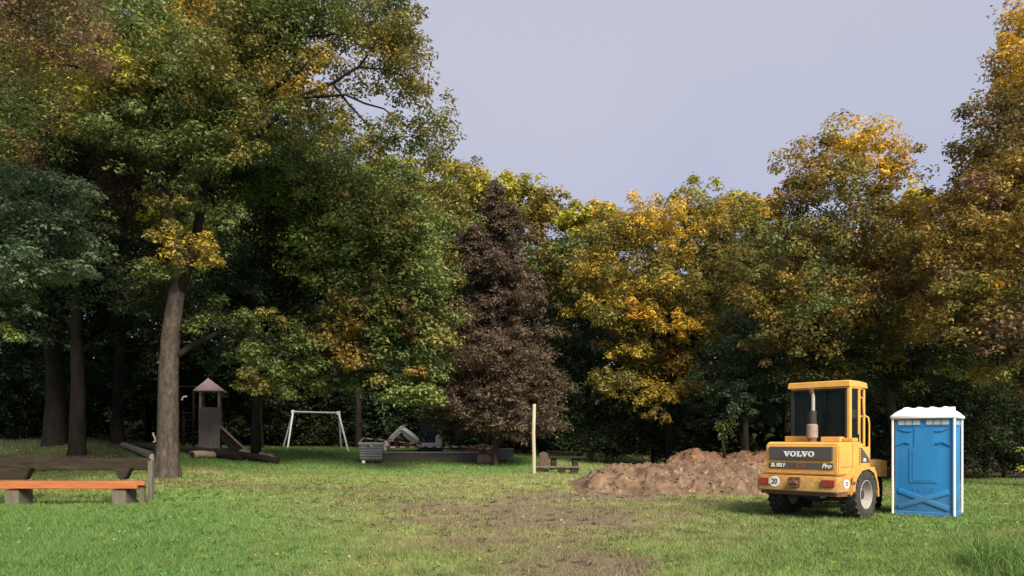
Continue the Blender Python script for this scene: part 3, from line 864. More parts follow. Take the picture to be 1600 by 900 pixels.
make_tree('autumn_tree', 'tall rust and gold tree towering at the right edge', 'tree', 1640, 25.0, 0.36, (1640, -80),
          [
              (1610, 30, 24, 1.0, 1.3, 1.1, ('yellow', 'orange', 'gold'), 0.8), (1600, 110, 24, 1.0, 1.4, 1.1, ('yellow', 'gold', 'ochre'), 0.8), (1590, 180, 24, 1.5, 1.6, 1.0, ('brown', 'ochre'), 0.8), (1540, 230, 24, 1.2, 1.5, 0.9, ('brown', 'ochre'), 0.65),
              (1600, 270, 24, 1.8, 1.8, 1.2, ('ochre', 'rust')), (1525, 310, 24, 1.2, 1.4, 0.9, ('ochre', 'rust', 'gold'), 0.9), (1590, 350, 23.5, 1.8, 1.8, 1.2, ('ochre', 'rust', 'olive')), (1500, 380, 24, 1.3, 1.5, 1.1, ('ochre', 'olive')),
              (1560, 430, 23.5, 1.9, 1.8, 1.2, ('ochre', 'olive', 'rust')), (1500, 480, 24, 1.4, 1.6, 1.2, ('olive', 'ochre')), (1590, 510, 24, 1.8, 1.8, 1.2, ('olive', 'rust')), (1520, 560, 24.5, 1.6, 1.6, 0.9, ('ochre', 'olive', 'dark')),
              (1660, 120, 25, 2.2, 2.2, 3.0, ('ochre', 'rust')), (1700, 300, 25, 2.5, 2.4, 3.2, ('ochre', 'rust')), (1690, 480, 25, 2.4, 2.2, 2.2, ('olive', 'brown')), (1545, 440, 23.0, 0.5, 0.5, 0.35, ('yellow', 'gold'), 0.6),
              (1600, 590, 26, 1.7, 1.5, 0.9, ('dark', 'brown')),
          ], leaf=0.15, per=66, seed=23, twigs=6)

# --- the row of trees behind
back = [
    ('yellow-green treetop to the left of the conifer tip', 715, 46, [(700, 310, 3.2, 2.6, 2.6, ('lime', 'olive')), (740, 300, 2.2, 2.0, 1.5, ('lime', 'yellow', 'fresh')), (720, 400, 3.5, 3, 3, ('green', 'olive'))], 290),
    ('olive treetop between the conifer tip and the gap of sky', 820, 47, [(805, 310, 2.0, 2.2, 1.6, ('lime', 'olive')), (845, 330, 1.6, 2.0, 1.5, ('olive', 'gold')), (830, 420, 3.2, 3.0, 3.4, ('olive', 'green', 'brown'))], 300),
    ('bright yellow treetop left of the weeping tree', 925, 44, [(900, 350, 1.4, 1.6, 1.0, ('yellow', 'lime')), (940, 340, 1.8, 1.8, 1.1, ('lime', 'yellow', 'olive')), (925, 420, 3.2, 2.6, 2.6, ('olive', 'green'))], 340),
    ('gold-topped tree right of the weeping tree', 1165, 44, [(1160, 335, 1.8, 1.8, 1.1, ('yellow', 'lime', 'gold')), (1190, 350, 1.3, 1.6, 1.2, ('gold', 'lime')), (1160, 430, 3.2, 2.6, 3.0, ('olive', 'green', 'fresh'))], 330),
    ('bright yellow tree showing between the two right-hand trees', 1445, 42, [(1440, 350, 2.6, 2.2, 2.0, ('yellow', 'lime')), (1410, 390, 2.0, 1.8, 1.2, ('yellow', 'gold')), (1470, 440, 3.0, 2.2, 3.0, ('olive', 'gold')), (1280, 400, 2.2, 2.0, 1.6, ('gold', 'lime'))], 340),
    ('green tree in the back row above the swing frame', 560, 45, [(540, 330, 4.2, 3.2, 3.4, ('green', 'olive')), (610, 320, 3.0, 2.6, 2.8, ('olive', 'lime')), (480, 430, 4.2, 3.0, 4.0, ('green', 'deep'))], 300),
    ('dark broad tree in the back row behind the golden tree', 230, 46, [(200, 180, 5.5, 4.0, 5.0, ('green', 'dark')), (320, 300, 4.5, 3.5, 4.5, ('dark', 'green')), (60, 120, 5.5, 4.0, 5.5, ('green', 'dark'))], 100),
    ('shaded brown tree in the back row right of the golden weeping crown', 1230, 42, [(1240, 440, 3.2, 2.6, 3.0, ('brown', 'deep')), (1320, 470, 3.4, 2.6, 3.0, ('deep', 'brown'))], 380),
    ('broad ochre tree behind the rust and gold one at the right edge', 1620, 38, [(1600, 300, 4.2, 3.0, 4.0, ('ochre', 'olive')), (1560, 430, 3.6, 2.8, 3.2, ('ochre', 'brown')), (1720, 200, 4.5, 3.0, 5.0, ('ochre', 'olive'))], 220),
]
for lab, px, Y, lb, topr in back:
    make_tree('background_tree', lab, 'tree', px, Y, 0.2, (px, topr + 20), [(a, r, Y + (i % 2) * 0.8, rx, ry, rz, pl) for i, (a, r, rx, ry, rz, pl) in enumerate(lb)],
              leaf=0.26, per=46, twigs=3, bark='bark_black', group='back row of trees along the edge of the wood')

# --- shrubs and saplings under the trees; dark leaves carry the wood's shade
shrubs = [
    ('dark green bush behind the picnic benches', 905, 37, [(900, 620, 1.8, 1.5, 1.5, ('deep', 'dark')), (930, 660, 1.6, 1.4, 1.0, ('deep', 'dark')), (880, 560, 1.6, 1.3, 1.3, ('deep', 'dark')), (915, 500, 1.8, 1.4, 1.5, ('deep', 'dark'))]),
    ('bluish green sapling between the weeping tree and the loader', 1160, 31, [(1160, 520, 1.5, 1.4, 1.2, ('teal', 'deep')), (1195, 570, 1.3, 1.3, 1.1, ('teal', 'deep')), (1130, 590, 1.5, 1.4, 1.1, ('deep', 'teal')), (1180, 640, 1.3, 1.2, 0.9, ('teal', 'deep')), (1215, 500, 1.0, 1.1, 1.2, ('deep', 'teal'))]),
    ('fresh green sprig leaning out low over the soil heap', 1135, 29.5, [(1150, 640, 0.7, 0.6, 0.35, ('fresh', 'teal')), (1125, 668, 0.6, 0.6, 0.35, ('fresh', 'green')), (1165, 620, 0.5, 0.5, 0.35, ('fresh', 'teal'))]),
    ('added dark low bush standing in for shade behind the left end of the reddish heap', 950, 36, [(930, 695, 1.8, 1.0, 0.8, 'dark'), (990, 690, 1.8, 1.0, 0.9, 'dark'), (1060, 690, 1.8, 1.0, 0.8, 'dark')]),  # added to keep the strip behind the heap black
    ('dark bush under the weeping tree', 1020, 38, [(1000, 560, 2.2, 1.6, 1.8, ('dark', 'deep')), (1060, 640, 2.0, 1.5, 1.5, ('dark', 'deep')), (970, 650, 1.8, 1.5, 1.3, ('dark', 'deep'))]),
    ('shadowy bush behind the cab of the loader', 1290, 33, [(1260, 600, 1.8, 1.5, 1.5, ('dark', 'deep')), (1330, 620, 1.8, 1.5, 1.5, ('dark', 'deep')), (1290, 680, 2.0, 1.4, 1.0, 'dark')]),
    ('dark green bush right of the blue toilet', 1540, 31, [(1530, 560, 1.8, 1.5, 1.6, ('deep', 'dark')), (1490, 620, 1.6, 1.4, 1.4, ('deep', 'dark')), (1560, 650, 1.8, 1.4, 1.2, 'dark'), (1600, 580, 1.8, 1.5, 1.8, ('deep', 'dark'))]),
    ('added dark low bush standing in for shade at the right edge of the meadow, below the taller dark bush', 1570, 30.5, [(1530, 712, 1.5, 1.0, 0.7, 'dark'), (1580, 715, 1.5, 1.0, 0.7, 'dark'), (1630, 710, 1.6, 1.0, 0.8, 'dark'), (1490, 715, 1.2, 1.0, 0.7, 'dark')]),  # added to blacken the foot of the wood
    ('added dark low bush standing in for shade between the loader and the blue toilet', 1385, 29.5, [(1370, 715, 1.4, 1.0, 0.8, 'dark'), (1410, 712, 1.4, 1.0, 0.8, 'dark'), (1330, 712, 1.4, 1.0, 0.8, 'dark'), (1455, 715, 1.2, 1.0, 0.7, 'dark')]),  # added so the gap under the trees stays black
    ('shadowy bush behind the blue toilet', 1430, 32, [(1420, 620, 1.8, 1.5, 1.5, ('dark', 'brown')), (1400, 680, 1.8, 1.4, 1.0, 'dark'), (1460, 660, 1.6, 1.4, 1.2, 'dark')]),
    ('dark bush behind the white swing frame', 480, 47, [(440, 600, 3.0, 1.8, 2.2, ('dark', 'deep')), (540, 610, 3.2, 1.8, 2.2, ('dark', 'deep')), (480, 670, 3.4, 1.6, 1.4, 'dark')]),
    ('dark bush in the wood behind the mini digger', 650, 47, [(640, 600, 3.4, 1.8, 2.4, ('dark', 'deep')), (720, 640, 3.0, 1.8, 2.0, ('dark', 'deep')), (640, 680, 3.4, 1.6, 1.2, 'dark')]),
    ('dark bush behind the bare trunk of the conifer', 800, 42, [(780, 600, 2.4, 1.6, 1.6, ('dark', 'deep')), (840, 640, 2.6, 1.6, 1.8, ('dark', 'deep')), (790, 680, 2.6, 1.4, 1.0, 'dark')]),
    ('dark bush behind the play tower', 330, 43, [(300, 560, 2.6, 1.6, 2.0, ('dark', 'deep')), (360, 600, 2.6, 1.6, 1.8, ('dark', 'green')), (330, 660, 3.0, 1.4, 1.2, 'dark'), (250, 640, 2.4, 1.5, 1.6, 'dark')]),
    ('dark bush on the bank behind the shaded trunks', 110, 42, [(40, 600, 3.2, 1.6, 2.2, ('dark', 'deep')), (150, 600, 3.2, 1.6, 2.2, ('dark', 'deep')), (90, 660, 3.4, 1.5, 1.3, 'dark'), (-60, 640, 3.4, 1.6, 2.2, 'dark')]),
]
for lab, px, Y, lb in shrubs:
    make_tree('shrub', lab, 'shrub', px, Y, 0.09, (px, lb[0][1]), [(a, r, Y + (i % 2) * 0.5, rx, ry, rz, pl) for i, (a, r, rx, ry, rz, pl) in enumerate(lb)],
              leaf=0.15 if Y < 40 else 0.24, per=56 if Y < 40 else 44, twigs=4, bark='bark_black', group='bushes under the trees')

# near sprig at the right edge
make_tree('sapling', 'light green leafy twig poking in at the right edge beyond the toilet', 'sapling', 1622, 14.0, 0.015, (1612, 690), [(1598, 700, 14, 0.07, 0.07, 0.05, 'lime', 12), (1600, 732, 14, 0.08, 0.07, 0.05, 'lime', 12)], leaf=0.075, per=4, twigs=2, seed=3, bark='bark_dark')

# --- the far wood: one mass
R = np.random.default_rng(40)
px_top = np.array([-600, 0, 250, 450, 600, 700, 870, 960, 1060, 1200, 1300, 1450, 1600, 2200])
top_row = np.array([60, 60, 120, 260, 330, 350, 380, 400, 400, 390, 380, 400, 300, 200])
n = 15000
px_ = R.uniform(-500, 2100, n); Yd = R.uniform(49, 78, n)
tr = np.interp(px_, px_top, top_row) + 20 + R.uniform(0, 60, n) * 0.5
rowz = EYE - (tr - HZ) / F * Yd
X_ = (px_ - 800) / F * Yd
g0 = ground_z(X_, Yd)
Z_ = g0 + (rowz - g0) * R.random(n) ** 1.5
V, T = leaves(np.stack([X_, Yd, Z_], 1), R.uniform(0.9, 1.8, n), 30, 0.55, list(R.choice(['dark', 'deep', 'dark', 'dark'], n)), R=R)  # black depth of the wood put into its leaf colours
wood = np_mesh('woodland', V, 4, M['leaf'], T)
tag(wood, 'dark mass of the wood behind the trees', 'woodland', kind='stuff')

# ------------------------------------------------------------------ grass blades, fallen leaves
R = np.random.default_rng(50)


def scatter(y0, y1, n):
    y = np.sqrt(R.uniform(y0 ** 2, y1 ** 2, n))
    x = R.uniform(-0.76, 0.76, n) * y
    return x, y


bands = [(8.2, 12, 150000, 0.055, 0.011), (12, 18, 130000, 0.055, 0.015), (18, 30, 110000, 0.06, 0.025), (30, 46, 60000, 0.075, 0.04)]
VV, TT = [], []
for y0, y1, n, h, w in bands:
    x, y = scatter(y0, y1, n)
    c, cv = turf(x, y)
    keep = R.random(n) < cv * (0.45 + 0.9 * fbm(x * 3, y * 3, 3))
    x, y, c = x[keep], y[keep], c[keep]
    m = len(x)
    z = ground_z(x, y)
    px = 800 + F * x / y
    tuft = fbm(x * 2.2 + 7, y * 2.2 + 3, 3)
    tall = 1 + 1.4 * np.clip((px - 1500) / 90, 0, 1) * np.clip((14 - y) / 3, 0, 1) + 0.4 * np.clip((400 - px) / 400, 0, 1)
    hh = h * R.uniform(0.5, 1.5, m) * (0.6 + tuft * 1.0) * tall
    a = R.uniform(0, 6.28, m)
    ca, sa = np.cos(a), np.sin(a)
    lean = R.normal(size=(m, 2)) * hh[:, None] * 0.55
    ww = w * R.uniform(0.6, 1.3, m)
    p0 = np.stack([x - ca * ww / 2, y - sa * ww / 2, z - 0.01], 1)
    p1 = np.stack([x + ca * ww / 2, y + sa * ww / 2, z - 0.01], 1)
    p2 = np.stack([x + lean[:, 0], y + lean[:, 1], z + hh], 1)
    VV.append(np.stack([p0, p1, p2], 1).reshape(-1, 3))
    t = c * R.uniform(0.6, 1.55, (m, 1))
    dry = R.random(m) < 0.10
    t[dry] = t[dry] * 0.4 + np.array([0.26, 0.24, 0.12]) * 0.6
    TT.append(t)
gr = np_mesh('grass', np.concatenate(VV), 3, M['grass'], np.concatenate(TT))
tag(gr, 'short patchy meadow grass', 'grass', kind='stuff')

# broad-leaved weeds and coarse clumps in the lawn
xw, yw = scatter(8.3, 26, 3200)
cw, cvw = turf(xw, yw)
kw = R.random(len(xw)) < cvw * (0.15 + 1.6 * np.clip(fbm(xw * 0.7, yw * 0.7 + 5, 3) - 0.4, 0, 1) * 2)
xw, yw, cw = xw[kw], yw[kw], cw[kw]
nb = 14
wi = np.repeat(np.arange(len(xw)), nb)
aw = R.uniform(0, 6.28, len(wi)); lw = R.uniform(0.04, 0.13, len(wi)); bw_ = lw * 0.22
base = np.stack([xw[wi] + R.normal(size=len(wi)) * 0.02, yw[wi] + R.normal(size=len(wi)) * 0.02, ground_z(xw, yw)[wi]], 1)
dw = np.stack([np.cos(aw), np.sin(aw), R.uniform(0.25, 0.9, len(wi))], 1)
sw_ = np.stack([-np.sin(aw), np.cos(aw), 0 * aw], 1)
midw = base + dw * lw[:, None] * 0.6
tipw = base + dw * lw[:, None] * np.array([1.15, 1.15, 0.75])
Vw = np.stack([base, midw + sw_ * bw_[:, None] * 0.5, tipw, midw - sw_ * bw_[:, None] * 0.5], 1).reshape(-1, 3)
Tw = cw[wi] * R.uniform(0.6, 1.25, (len(wi), 1)) * np.array([0.85, 1.05, 0.9])
wd = np_mesh('weeds', Vw, 4, M['grass'], Tw)
tag(wd, 'coarse weeds and clumps dotted over the lawn', 'weeds', kind='stuff')

# taller tuft in the lower right corner
x = R.normal(8.6 * 0.70, 0.35, 2600); y = R.normal(9.2, 0.7, 2600)
k = x / y > 0.62
x, y = x[k], y[k]
m = len(x); z = ground_z(x, y)
hh = R.uniform(0.12, 0.36, m); a = R.uniform(0, 6.28, m); ww = R.uniform(0.008, 0.016, m)
ca, sa = np.cos(a), np.sin(a)
ln = R.normal(size=(m, 2)) * 0.06
mid = np.stack([x + ln[:, 0], y + ln[:, 1], z + hh * 0.65], 1)
tip = np.stack([x + ln[:, 0] * 3, y + ln[:, 1] * 3, z + hh * 0.95], 1)
o = np.stack([ca * ww / 2, sa * ww / 2, 0 * ww], 1)
b_ = np.stack([x, y, z - 0.02], 1)
V = np.stack([b_ - o, b_ + o, mid + o * 0.8, mid - o * 0.8, mid - o * 0.8, mid + o * 0.8, tip + o * 0.05, tip - o * 0.05], 1).reshape(-1, 3)
T = np.repeat(np.array([[0.11, 0.19, 0.05]]) * R.uniform(0.6, 1.5, (m, 1)), 2, 0)
tg = np_mesh('tall_grass', V, 4, M['grass'], T)
tag(tg, 'tuft of longer grass in the lower right corner', 'grass', kind='stuff')

# fallen leaves
x, y = scatter(8.3, 34, 5200)
dl = np.stack([x, y, ground_z(x, y) + R.uniform(0.01, 0.05, len(x))], 1)
px = 800 + F * x / y
keep = R.random(len(x)) < np.where(px < 700, 0.75, 0.35)
dl = dl[keep]
m = len(dl)
pals = list(R.choice(['yellow', 'ochre', 'rust', 'brown', 'gold', 'pale'], m, p=[.12, .2, .1, .15, .23, .2]))
xl, yl = scatter(20, 46, 9000)
pxl = 800 + F * xl / yl
kl = R.random(len(xl)) < np.clip(0.9 - np.abs(pxl - 420) / 420, 0.03, 0.8)
d2 = np.stack([xl, yl, ground_z(xl, yl) + 0.03], 1)[kl]
dl = np.concatenate([dl, d2]); m = len(dl)
pals += list(R.choice(['brown', 'rust', 'ochre', 'mauve', 'maize'], len(d2), p=[.35, .2, .2, .15, .1]))
V, T = leaves(dl, np.full(m, 0.02), 3, 0.06, pals, R=R)
V = V[:len(V)]
fl = np_mesh('fallen_leaves', V, 4, M['leaf'], T * 0.9)
tag(fl, 'dead leaves scattered on the grass', 'leaves', kind='stuff')


# ------------------------------------------------------------------ soil heaps
def heap(name, label, px0, px1, Y0, Y1, prof, res=0.055, rgb=(0.150, 0.101, 0.067), seed=0.0, group=None):
    """prof: (px, height) crest profile"""
    Ym = (Y0 + Y1) / 2
    x0 = (px0 - 800) / F * Ym; x1 = (px1 - 800) / F * Ym
    xs = np.arange(x0, x1, res); yy = np.arange(Y0, Y1, res)
    X, Y = np.meshgrid(xs, yy, indexing='ij')
    wob = (fbm(X * 0.7 + seed, Y * 0.7 + seed, 3) - 0.5) * 1.2
    v = ((Y - Y0) / (Y1 - Y0) * 2 - 1) * 1.3 + wob * 0.4
    px = 800 + F * X / Ym + wob * 26
    crest = np.interp(px, [p[0] for p in prof], [p[1] for p in prof])
    env = np.clip(1 - np.abs(v) ** 1.7, 0, 1)
    h = crest * env
    rough_ = (fbm(X * 1.4 + seed, Y * 1.4, 4) - 0.5) * 0.40 + (fbm(X * 4.5 + 9, Y * 4.5 + seed, 4) - 0.5) * 0.30 + (0.25 - np.abs(fbm(X * 3.1 + 5, Y * 3.1 + seed, 3) - 0.5)) * 0.28
    clod = np.clip(fbm(X * 9 + 3, Y * 9 + seed, 3) - 0.60, 0, 1) * 0.4
    h2 = h * 0.95 + (rough_ + clod) * np.clip(h / 0.25, 0, 1)
    Z = ground_z(X, Y) + h2 - np.where(h <= 0.005, 0.08, 0.0)
    base = np.array(rgb)
    n1 = fbm(X * 2.2 + 5, Y * 2.2 + seed, 4)[..., None]; n2 = fbm(X * 11, Y * 11 + 3, 3)[..., None]
    tint = base * (0.45 + 1.1 * n1) * (0.65 + 0.7 * n2)
    stones = (fbm(X * 14 + 31, Y * 14, 2) > 0.80)[..., None]
    tint = np.where(stones, np.array([0.30, 0.24, 0.17]), tint)
    o = grid_mesh(name, np.stack([X, Y, Z], -1), M['soil'], tint)
    tag(o, label, 'soil heap', group)
    # lumps lying on the heap
    rr = random.Random(int(seed * 10 + 1))
    mb = MB()
    k = 0
    root = o
    pts = []
    while k < 900:
        i = rr.randrange(4, X.shape[0] - 4); j = rr.randrange(4, X.shape[1] - 4)
        if h[i, j] < 0.02 and rr.random() < 0.93: continue
        k += 1
        r = rr.uniform(0.012, 0.048) * (1.3 if rr.random() < 0.15 else 1)
        q = bmesh.ops.create_icosphere(mb.bm, subdivisions=1, radius=r)
        mtx = Matrix.Translation((X[i, j], Y[i, j], Z[i, j] + r * 0.3)) @ Matrix.Rotation(rr.uniform(0, 6), 4, 'Z') @ Matrix.Diagonal((1.3, 0.9, 0.65, 1))
        bmesh.ops.transform(mb.bm, matrix=mtx, verts=q['verts'])
        for v in q['verts']: v.co += Vector((rr.uniform(-1, 1), rr.uniform(-1, 1), rr.uniform(-1, 1))) * r * 0.3
    lump = mb.build('clods', M['clod'], root)
    lump['kind'] = 'stuff'
    return o


M['clod'] = mat('clod', (0.145, 0.098, 0.066), rough=0.95, var=0.45, scale=2.5, bump=0.5)
heap('soil_heap', 'long low heap of reddish brown soil beside the loader, nearest one', 885, 1370, 20.9, 27.5,
     [(890, 0.0), (905, 0.12), (925, 0.45), (960, 0.72), (1010, 0.76), (1070, 0.86), (1200, 0.90), (1300, 0.7), (1345, 0.0)], seed=2.0)
heap('soil_heap', 'darker soil heap rising behind the long reddish one', 985, 1320, 27.6, 32.0,
     [(990, 0.0), (1015, 0.2), (1045, 0.75), (1075, 1.12), (1110, 0.98), (1140, 1.0), (1180, 1.15), (1240, 1.0), (1310, 0.0)], seed=7.0, rgb=(0.17, 0.095, 0.06))
heap('soil_heap', 'small heap of brown earth behind the building pit', 715, 790, 37.0, 40.5,
     [(718, 0), (735, 0.45), (752, 0.62), (775, 0.35), (788, 0)], seed=4.0, rgb=(0.20, 0.11, 0.07))


# ------------------------------------------------------------------ lettering
def text_mesh(name, s, size, m, parent, loc, rot, extrude=0.004, sx=1.0, shear=0.0, bold=0.0, align='CENTER'):
    cu = bpy.data.curves.new('txt', 'FONT')
    cu.body = s
    cu.size = size
    cu.extrude = extrude
    cu.shear = shear
    cu.offset = bold
    cu.align_x = align
    cu.align_y = 'CENTER'
    tmp = bpy.data.objects.new('txt', cu)
    C.objects.link(tmp)
    dg = bpy.context.evaluated_depsgraph_get()
    me = bpy.data.meshes.new_from_object(tmp.evaluated_get(dg))
    bpy.data.objects.remove(tmp)
    me.materials.clear()
    o = link_mesh(name, me, m, parent)
    o.location = loc
    o.rotation_euler = rot
    o.scale = (sx, 1, 1)
    return o


def slab_word(parent, m, cx, y, cz, h, w):
    """bold slab-serif capitals built as solid shapes, on a plane facing -y"""
    u = h
    mb = MB()
    def V(x):
        mb.prism([(x, u), (x + .52 * u, u), (x + .52 * u, .84 * u), (x + .45 * u, .84 * u), (x + .64 * u, .38 * u), (x + .80 * u, .84 * u), (x + .72 * u, .84 * u), (x + .72 * u, u), (x + 1.12 * u, u), (x + 1.12 * u, .84 * u), (x + 1.03 * u, .84 * u), (x + .66 * u, -.02 * u), (x + .46 * u, -.02 * u), (x + .09 * u, .84 * u), (x, .84 * u)], 'y', -0.004, 0.004)
    def O(x):
        n = 28
        out = [(x + .53 * u + .53 * u * math.cos(2 * math.pi * i / n), .5 * u + .52 * u * math.sin(2 * math.pi * i / n)) for i in range(n)]
        inn = [(x + .53 * u + .24 * u * math.cos(2 * math.pi * i / n), .5 * u + .36 * u * math.sin(2 * math.pi * i / n)) for i in range(n)]
        for i in range(n):
            j = (i + 1) % n
            mb.prism([out[i], out[j], inn[j], inn[i]], 'y', -0.004, 0.004)
    def Lt(x):
        mb.prism([(x, 0), (x + .92 * u, 0), (x + .92 * u, .40 * u), (x + .78 * u, .40 * u), (x + .66 * u, .17 * u), (x + .44 * u, .17 * u), (x + .44 * u, .84 * u), (x + .58 * u, .84 * u), (x + .58 * u, u), (x, u), (x, .84 * u), (x + .13 * u, .84 * u), (x + .13 * u, .16 * u), (x, .16 * u)], 'y', -0.004, 0.004)
    V(0); O(1.12 * u); Lt(2.26 * u); V(3.12 * u); O(4.24 * u)
    tot = 5.30 * u
    o = mb.build('lettering', m, parent)
    o.location = (cx - w / 2, y, cz - h / 2)
    o.scale = (w / tot, 1, 1)
    return o


# ------------------------------------------------------------------ wheel loader
H48 = math.radians(48)
LD = empty('wheel_loader', (6.42, 15.44, gz(6.42, 15.44) - 0.01), -H48)
tag(LD, 'yellow wheel loader parked with its rear to us, left of the blue toilet', 'wheel loader')
Y_ = M['yellow']; YW = M['yellow_worn']
# engine hood
mb = MB()
hood = [(-0.83, 0.90), (0.28, 0.90), (0.28, 1.56), (-0.70, 1.56), (-0.80, 1.50)]
mb.prism([(y, z) for y, z in hood], 'x', -0.77, 0.77, bev=0.028)
hd = mb.build('hood', Y_, LD, smooth=35)
MB().box(-0.66, 0.66, -0.852, -0.80, 1.20, 1.465, bev=0.018, mtx=None).build('grille', M['decal'], LD)
dc = MB().box(-0.67, 0.67, -0.846, -0.80, 1.02, 1.145, bev=0.01).build('model_strip', M['decal'], LD)
MB().box(-0.11, 0.11, -0.851, -0.82, 1.03, 1.135, bev=0.006).build('hood_latch', M['rust'], dc)
slab_word(LD, M['white'], -0.02, -0.857, 1.318, 0.108, 0.64)
text_mesh('lettering', 'ZL 502 F', 0.10, M['white'], LD, (-0.47, -0.850, 1.084), (math.pi / 2, 0, 0), sx=0.85, bold=0.003)
text_mesh('lettering', 'Pro', 0.125, M['white'], LD, (0.54, -0.850, 1.084), (math.pi / 2, 0, 0), sx=1.0, shear=0.35, bold=0.004)
# panel seam lines of the hood
s_ = MB()
s_.box(-0.772, 0.772, -0.60, -0.594, 0.93, 0.936)
s_.box(0.7705, 0.7745, -0.74, 0.24, 1.062, 1.070)
s_.box(0.7705, 0.7745, -0.20, -0.192, 0.94, 1.54)
s_.build('hood_seam', M['black'], LD)
v_ = MB()
for i in range(9):
    v_.box(0.765, 0.782, 0.10, 0.26, 0.98 + i * 0.055, 1.005 + i * 0.055)
v_.build('side_vent', M['decal'], LD)
# counterweight bumper: full width, wraps forward
mb = MB()
mb.prism([(-0.93, -0.62), (-0.88, -0.95), (-0.82, -1.0), (0.77, -1.0), (0.83, -0.96), (0.94, -0.42), (-0.95, -0.42)], 'z', 0.57, 0.885, bev=0.022)
bw = mb.build('counterweight', YW, LD, smooth=35)
mb = MB()
mb.prism([(-0.88, -0.60), (-0.80, -0.93), (0.80, -0.93), (0.88, -0.60), (0.88, -0.42), (-0.88, -0.42)], 'z', 0.50, 0.57)
mb.build('counterweight_base', M['rust'], LD)
for sx in (-1, 1):
    tl = MB().box(sx * 0.66 - 0.12, sx * 0.66 + 0.12, -1.03, -1.001, 0.69, 0.825, bev=0.01).build('tail_light', M['lens_red'], LD)
    x_in = sx * 0.66 + (0.11 if sx < 0 else -0.11)
    MB().box(x_in - 0.024, x_in + 0.024, -1.036, -1.0305, 0.70, 0.815).build('reversing_lens', M['lens_clear'] if sx < 0 else M['rust'], tl)
# speed disc
def disc(parent, name, cx, y, cz, r, m, rz=0.0, x=None, th=0.004):
    mb = MB()
    mb.prism([(r * math.cos(a * math.pi / 14), r * math.sin(a * math.pi / 14)) for a in range(28)], 'y', -th, th)
    o = mb.build(name, m, parent)
    o.location = (cx, y, cz); o.rotation_euler = (0, 0, rz)
    return o
d1 = disc(LD, 'speed_disc', -0.46, -1.006, 0.755, 0.108, M['white'])

text_mesh('lettering', '20', 0.155, M['ink'], d1, (0, -0.0065, 0.0), (math.pi / 2, 0, 0), sx=0.85, bold=0.003, extrude=0.002)
d2 = disc(LD, 'speed_disc', 0.883, -0.73, 0.745, 0.085, M['white'], rz=math.radians(78.5))
text_mesh('lettering', '20', 0.12, M['ink'], d2, (0, -0.0065, 0.0), (math.pi / 2, 0, 0), sx=0.8, bold=0.002, extrude=0.002)
# tow hitch
mb = MB()
mb.box(-0.13, 0.09, -1.03, -1.002, 0.67, 0.86, bev=0.008)
mb.box(-0.10, 0.06, -1.12, -1.03, 0.72, 0.79, bev=0.012)
mb.box(-0.10, 0.06, -1.12, -1.03, 0.665, 0.69, bev=0.008)
mb.tube([(-0.02, -1.09, 0.65), (-0.02, -1.09, 0.85)], 0.016, n=10)
mb.build('tow_hitch', M['rust'], LD)
# rear frame and axle
mb = MB()
mb.box(-0.38, 0.38, -0.55, 0.95, 0.42, 0.90, bev=0.02)
mb.tube([(-0.75, 0, 0.5), (0.75, 0, 0.5)], 0.10, n=14)
mb.tube([(0, -0.18, 0.5), (0, 0.18, 0.5)], 0.19, n=14)
mb.box(-0.5, 0.5, -0.5, -0.3, 0.5, 0.7)
mb.build('rear_frame', M['black'], LD)
mb = MB()
mb.box(0.30, 0.40, -0.62, -0.55, 0.44, 0.56, bev=0.01)
mb.build('battery_bracket', M['rim'], LD)


def wheel(parent, mtx, side, rad=0.51, w=0.36):
    """axle along x, outer face on side * x"""
    r0 = bpy.data.objects.new('wheel', None)
    C.objects.link(r0); r0.parent = parent
    r0.matrix_local = mtx
    hw = w / 2
    mb = MB()
    prof = [(0.27, -hw * 0.86), (0.33, -hw * 0.98), (rad * 0.84, -hw), (rad * 0.93, -hw * 0.93), (rad * 0.955, -hw * 0.6), (rad * 0.96, 0), (rad * 0.955, hw * 0.6), (rad * 0.93, hw * 0.93), (rad * 0.84, hw), (0.33, hw * 0.98), (0.27, hw * 0.86)]
    mb.lathe(prof, 40, caps=False)
    for i in range(22):       # slanting tread lugs
        for s in (-1, 1):
            a = 2 * math.pi * (i + (0.5 if s > 0 else 0)) / 22
            mt = Matrix.Rotation(a, 4, 'X') @ Matrix.Translation((s * hw * 0.5, 0, rad * 0.965)) @ Matrix.Rotation(s * 0.55, 4, 'Z')
            mb.box(-hw * 0.56, hw * 0.5, -0.026, 0.026, -0.035, 0.028, mtx=mt)
    mb.build('tyre', M['rubber'], r0, smooth=35)
    s = side
    mb = MB()
    prof = [(0.01, -s * hw * 0.5), (0.262, -s * hw * 0.5), (0.284, s * hw * 0.80), (0.290, s * hw * 0.94), (0.278, s * hw * 0.96), (0.272, s * hw * 0.90), (0.262, s * hw * 0.6), (0.245, s * hw * 0.05), (0.235, -s * hw * 0.1), (0.15, -s * hw * 0.12), (0.125, s * hw * 0.30), (0.085, s * hw * 0.40), (0.03, s * hw * 0.42)]
    mb.lathe(prof, 32)
    for i in range(8):
        a = 2 * math.pi * i / 8
        mb.box(min(-s * hw * 0.12, s * hw * 0.06), max(-s * hw * 0.12, s * hw * 0.06), -0.014, 0.014, 0.172, 0.20, mtx=Matrix.Rotation(a, 4, 'X'))
    mb.lathe([(0.27, -s * hw * 0.84), (0.20, -s * hw * 0.4), (0.05, -s * hw * 0.35)], 24)
    mb.build('rim', M['rim'], r0, smooth=40)
    MB().lathe([(0.10, s * hw * 0.425), (0.095, s * hw * 0.50), (0.04, s * hw * 0.54), (0.01, s * hw * 0.545)], 20).build('hub', M['rubber'], r0, smooth=30)
    return r0


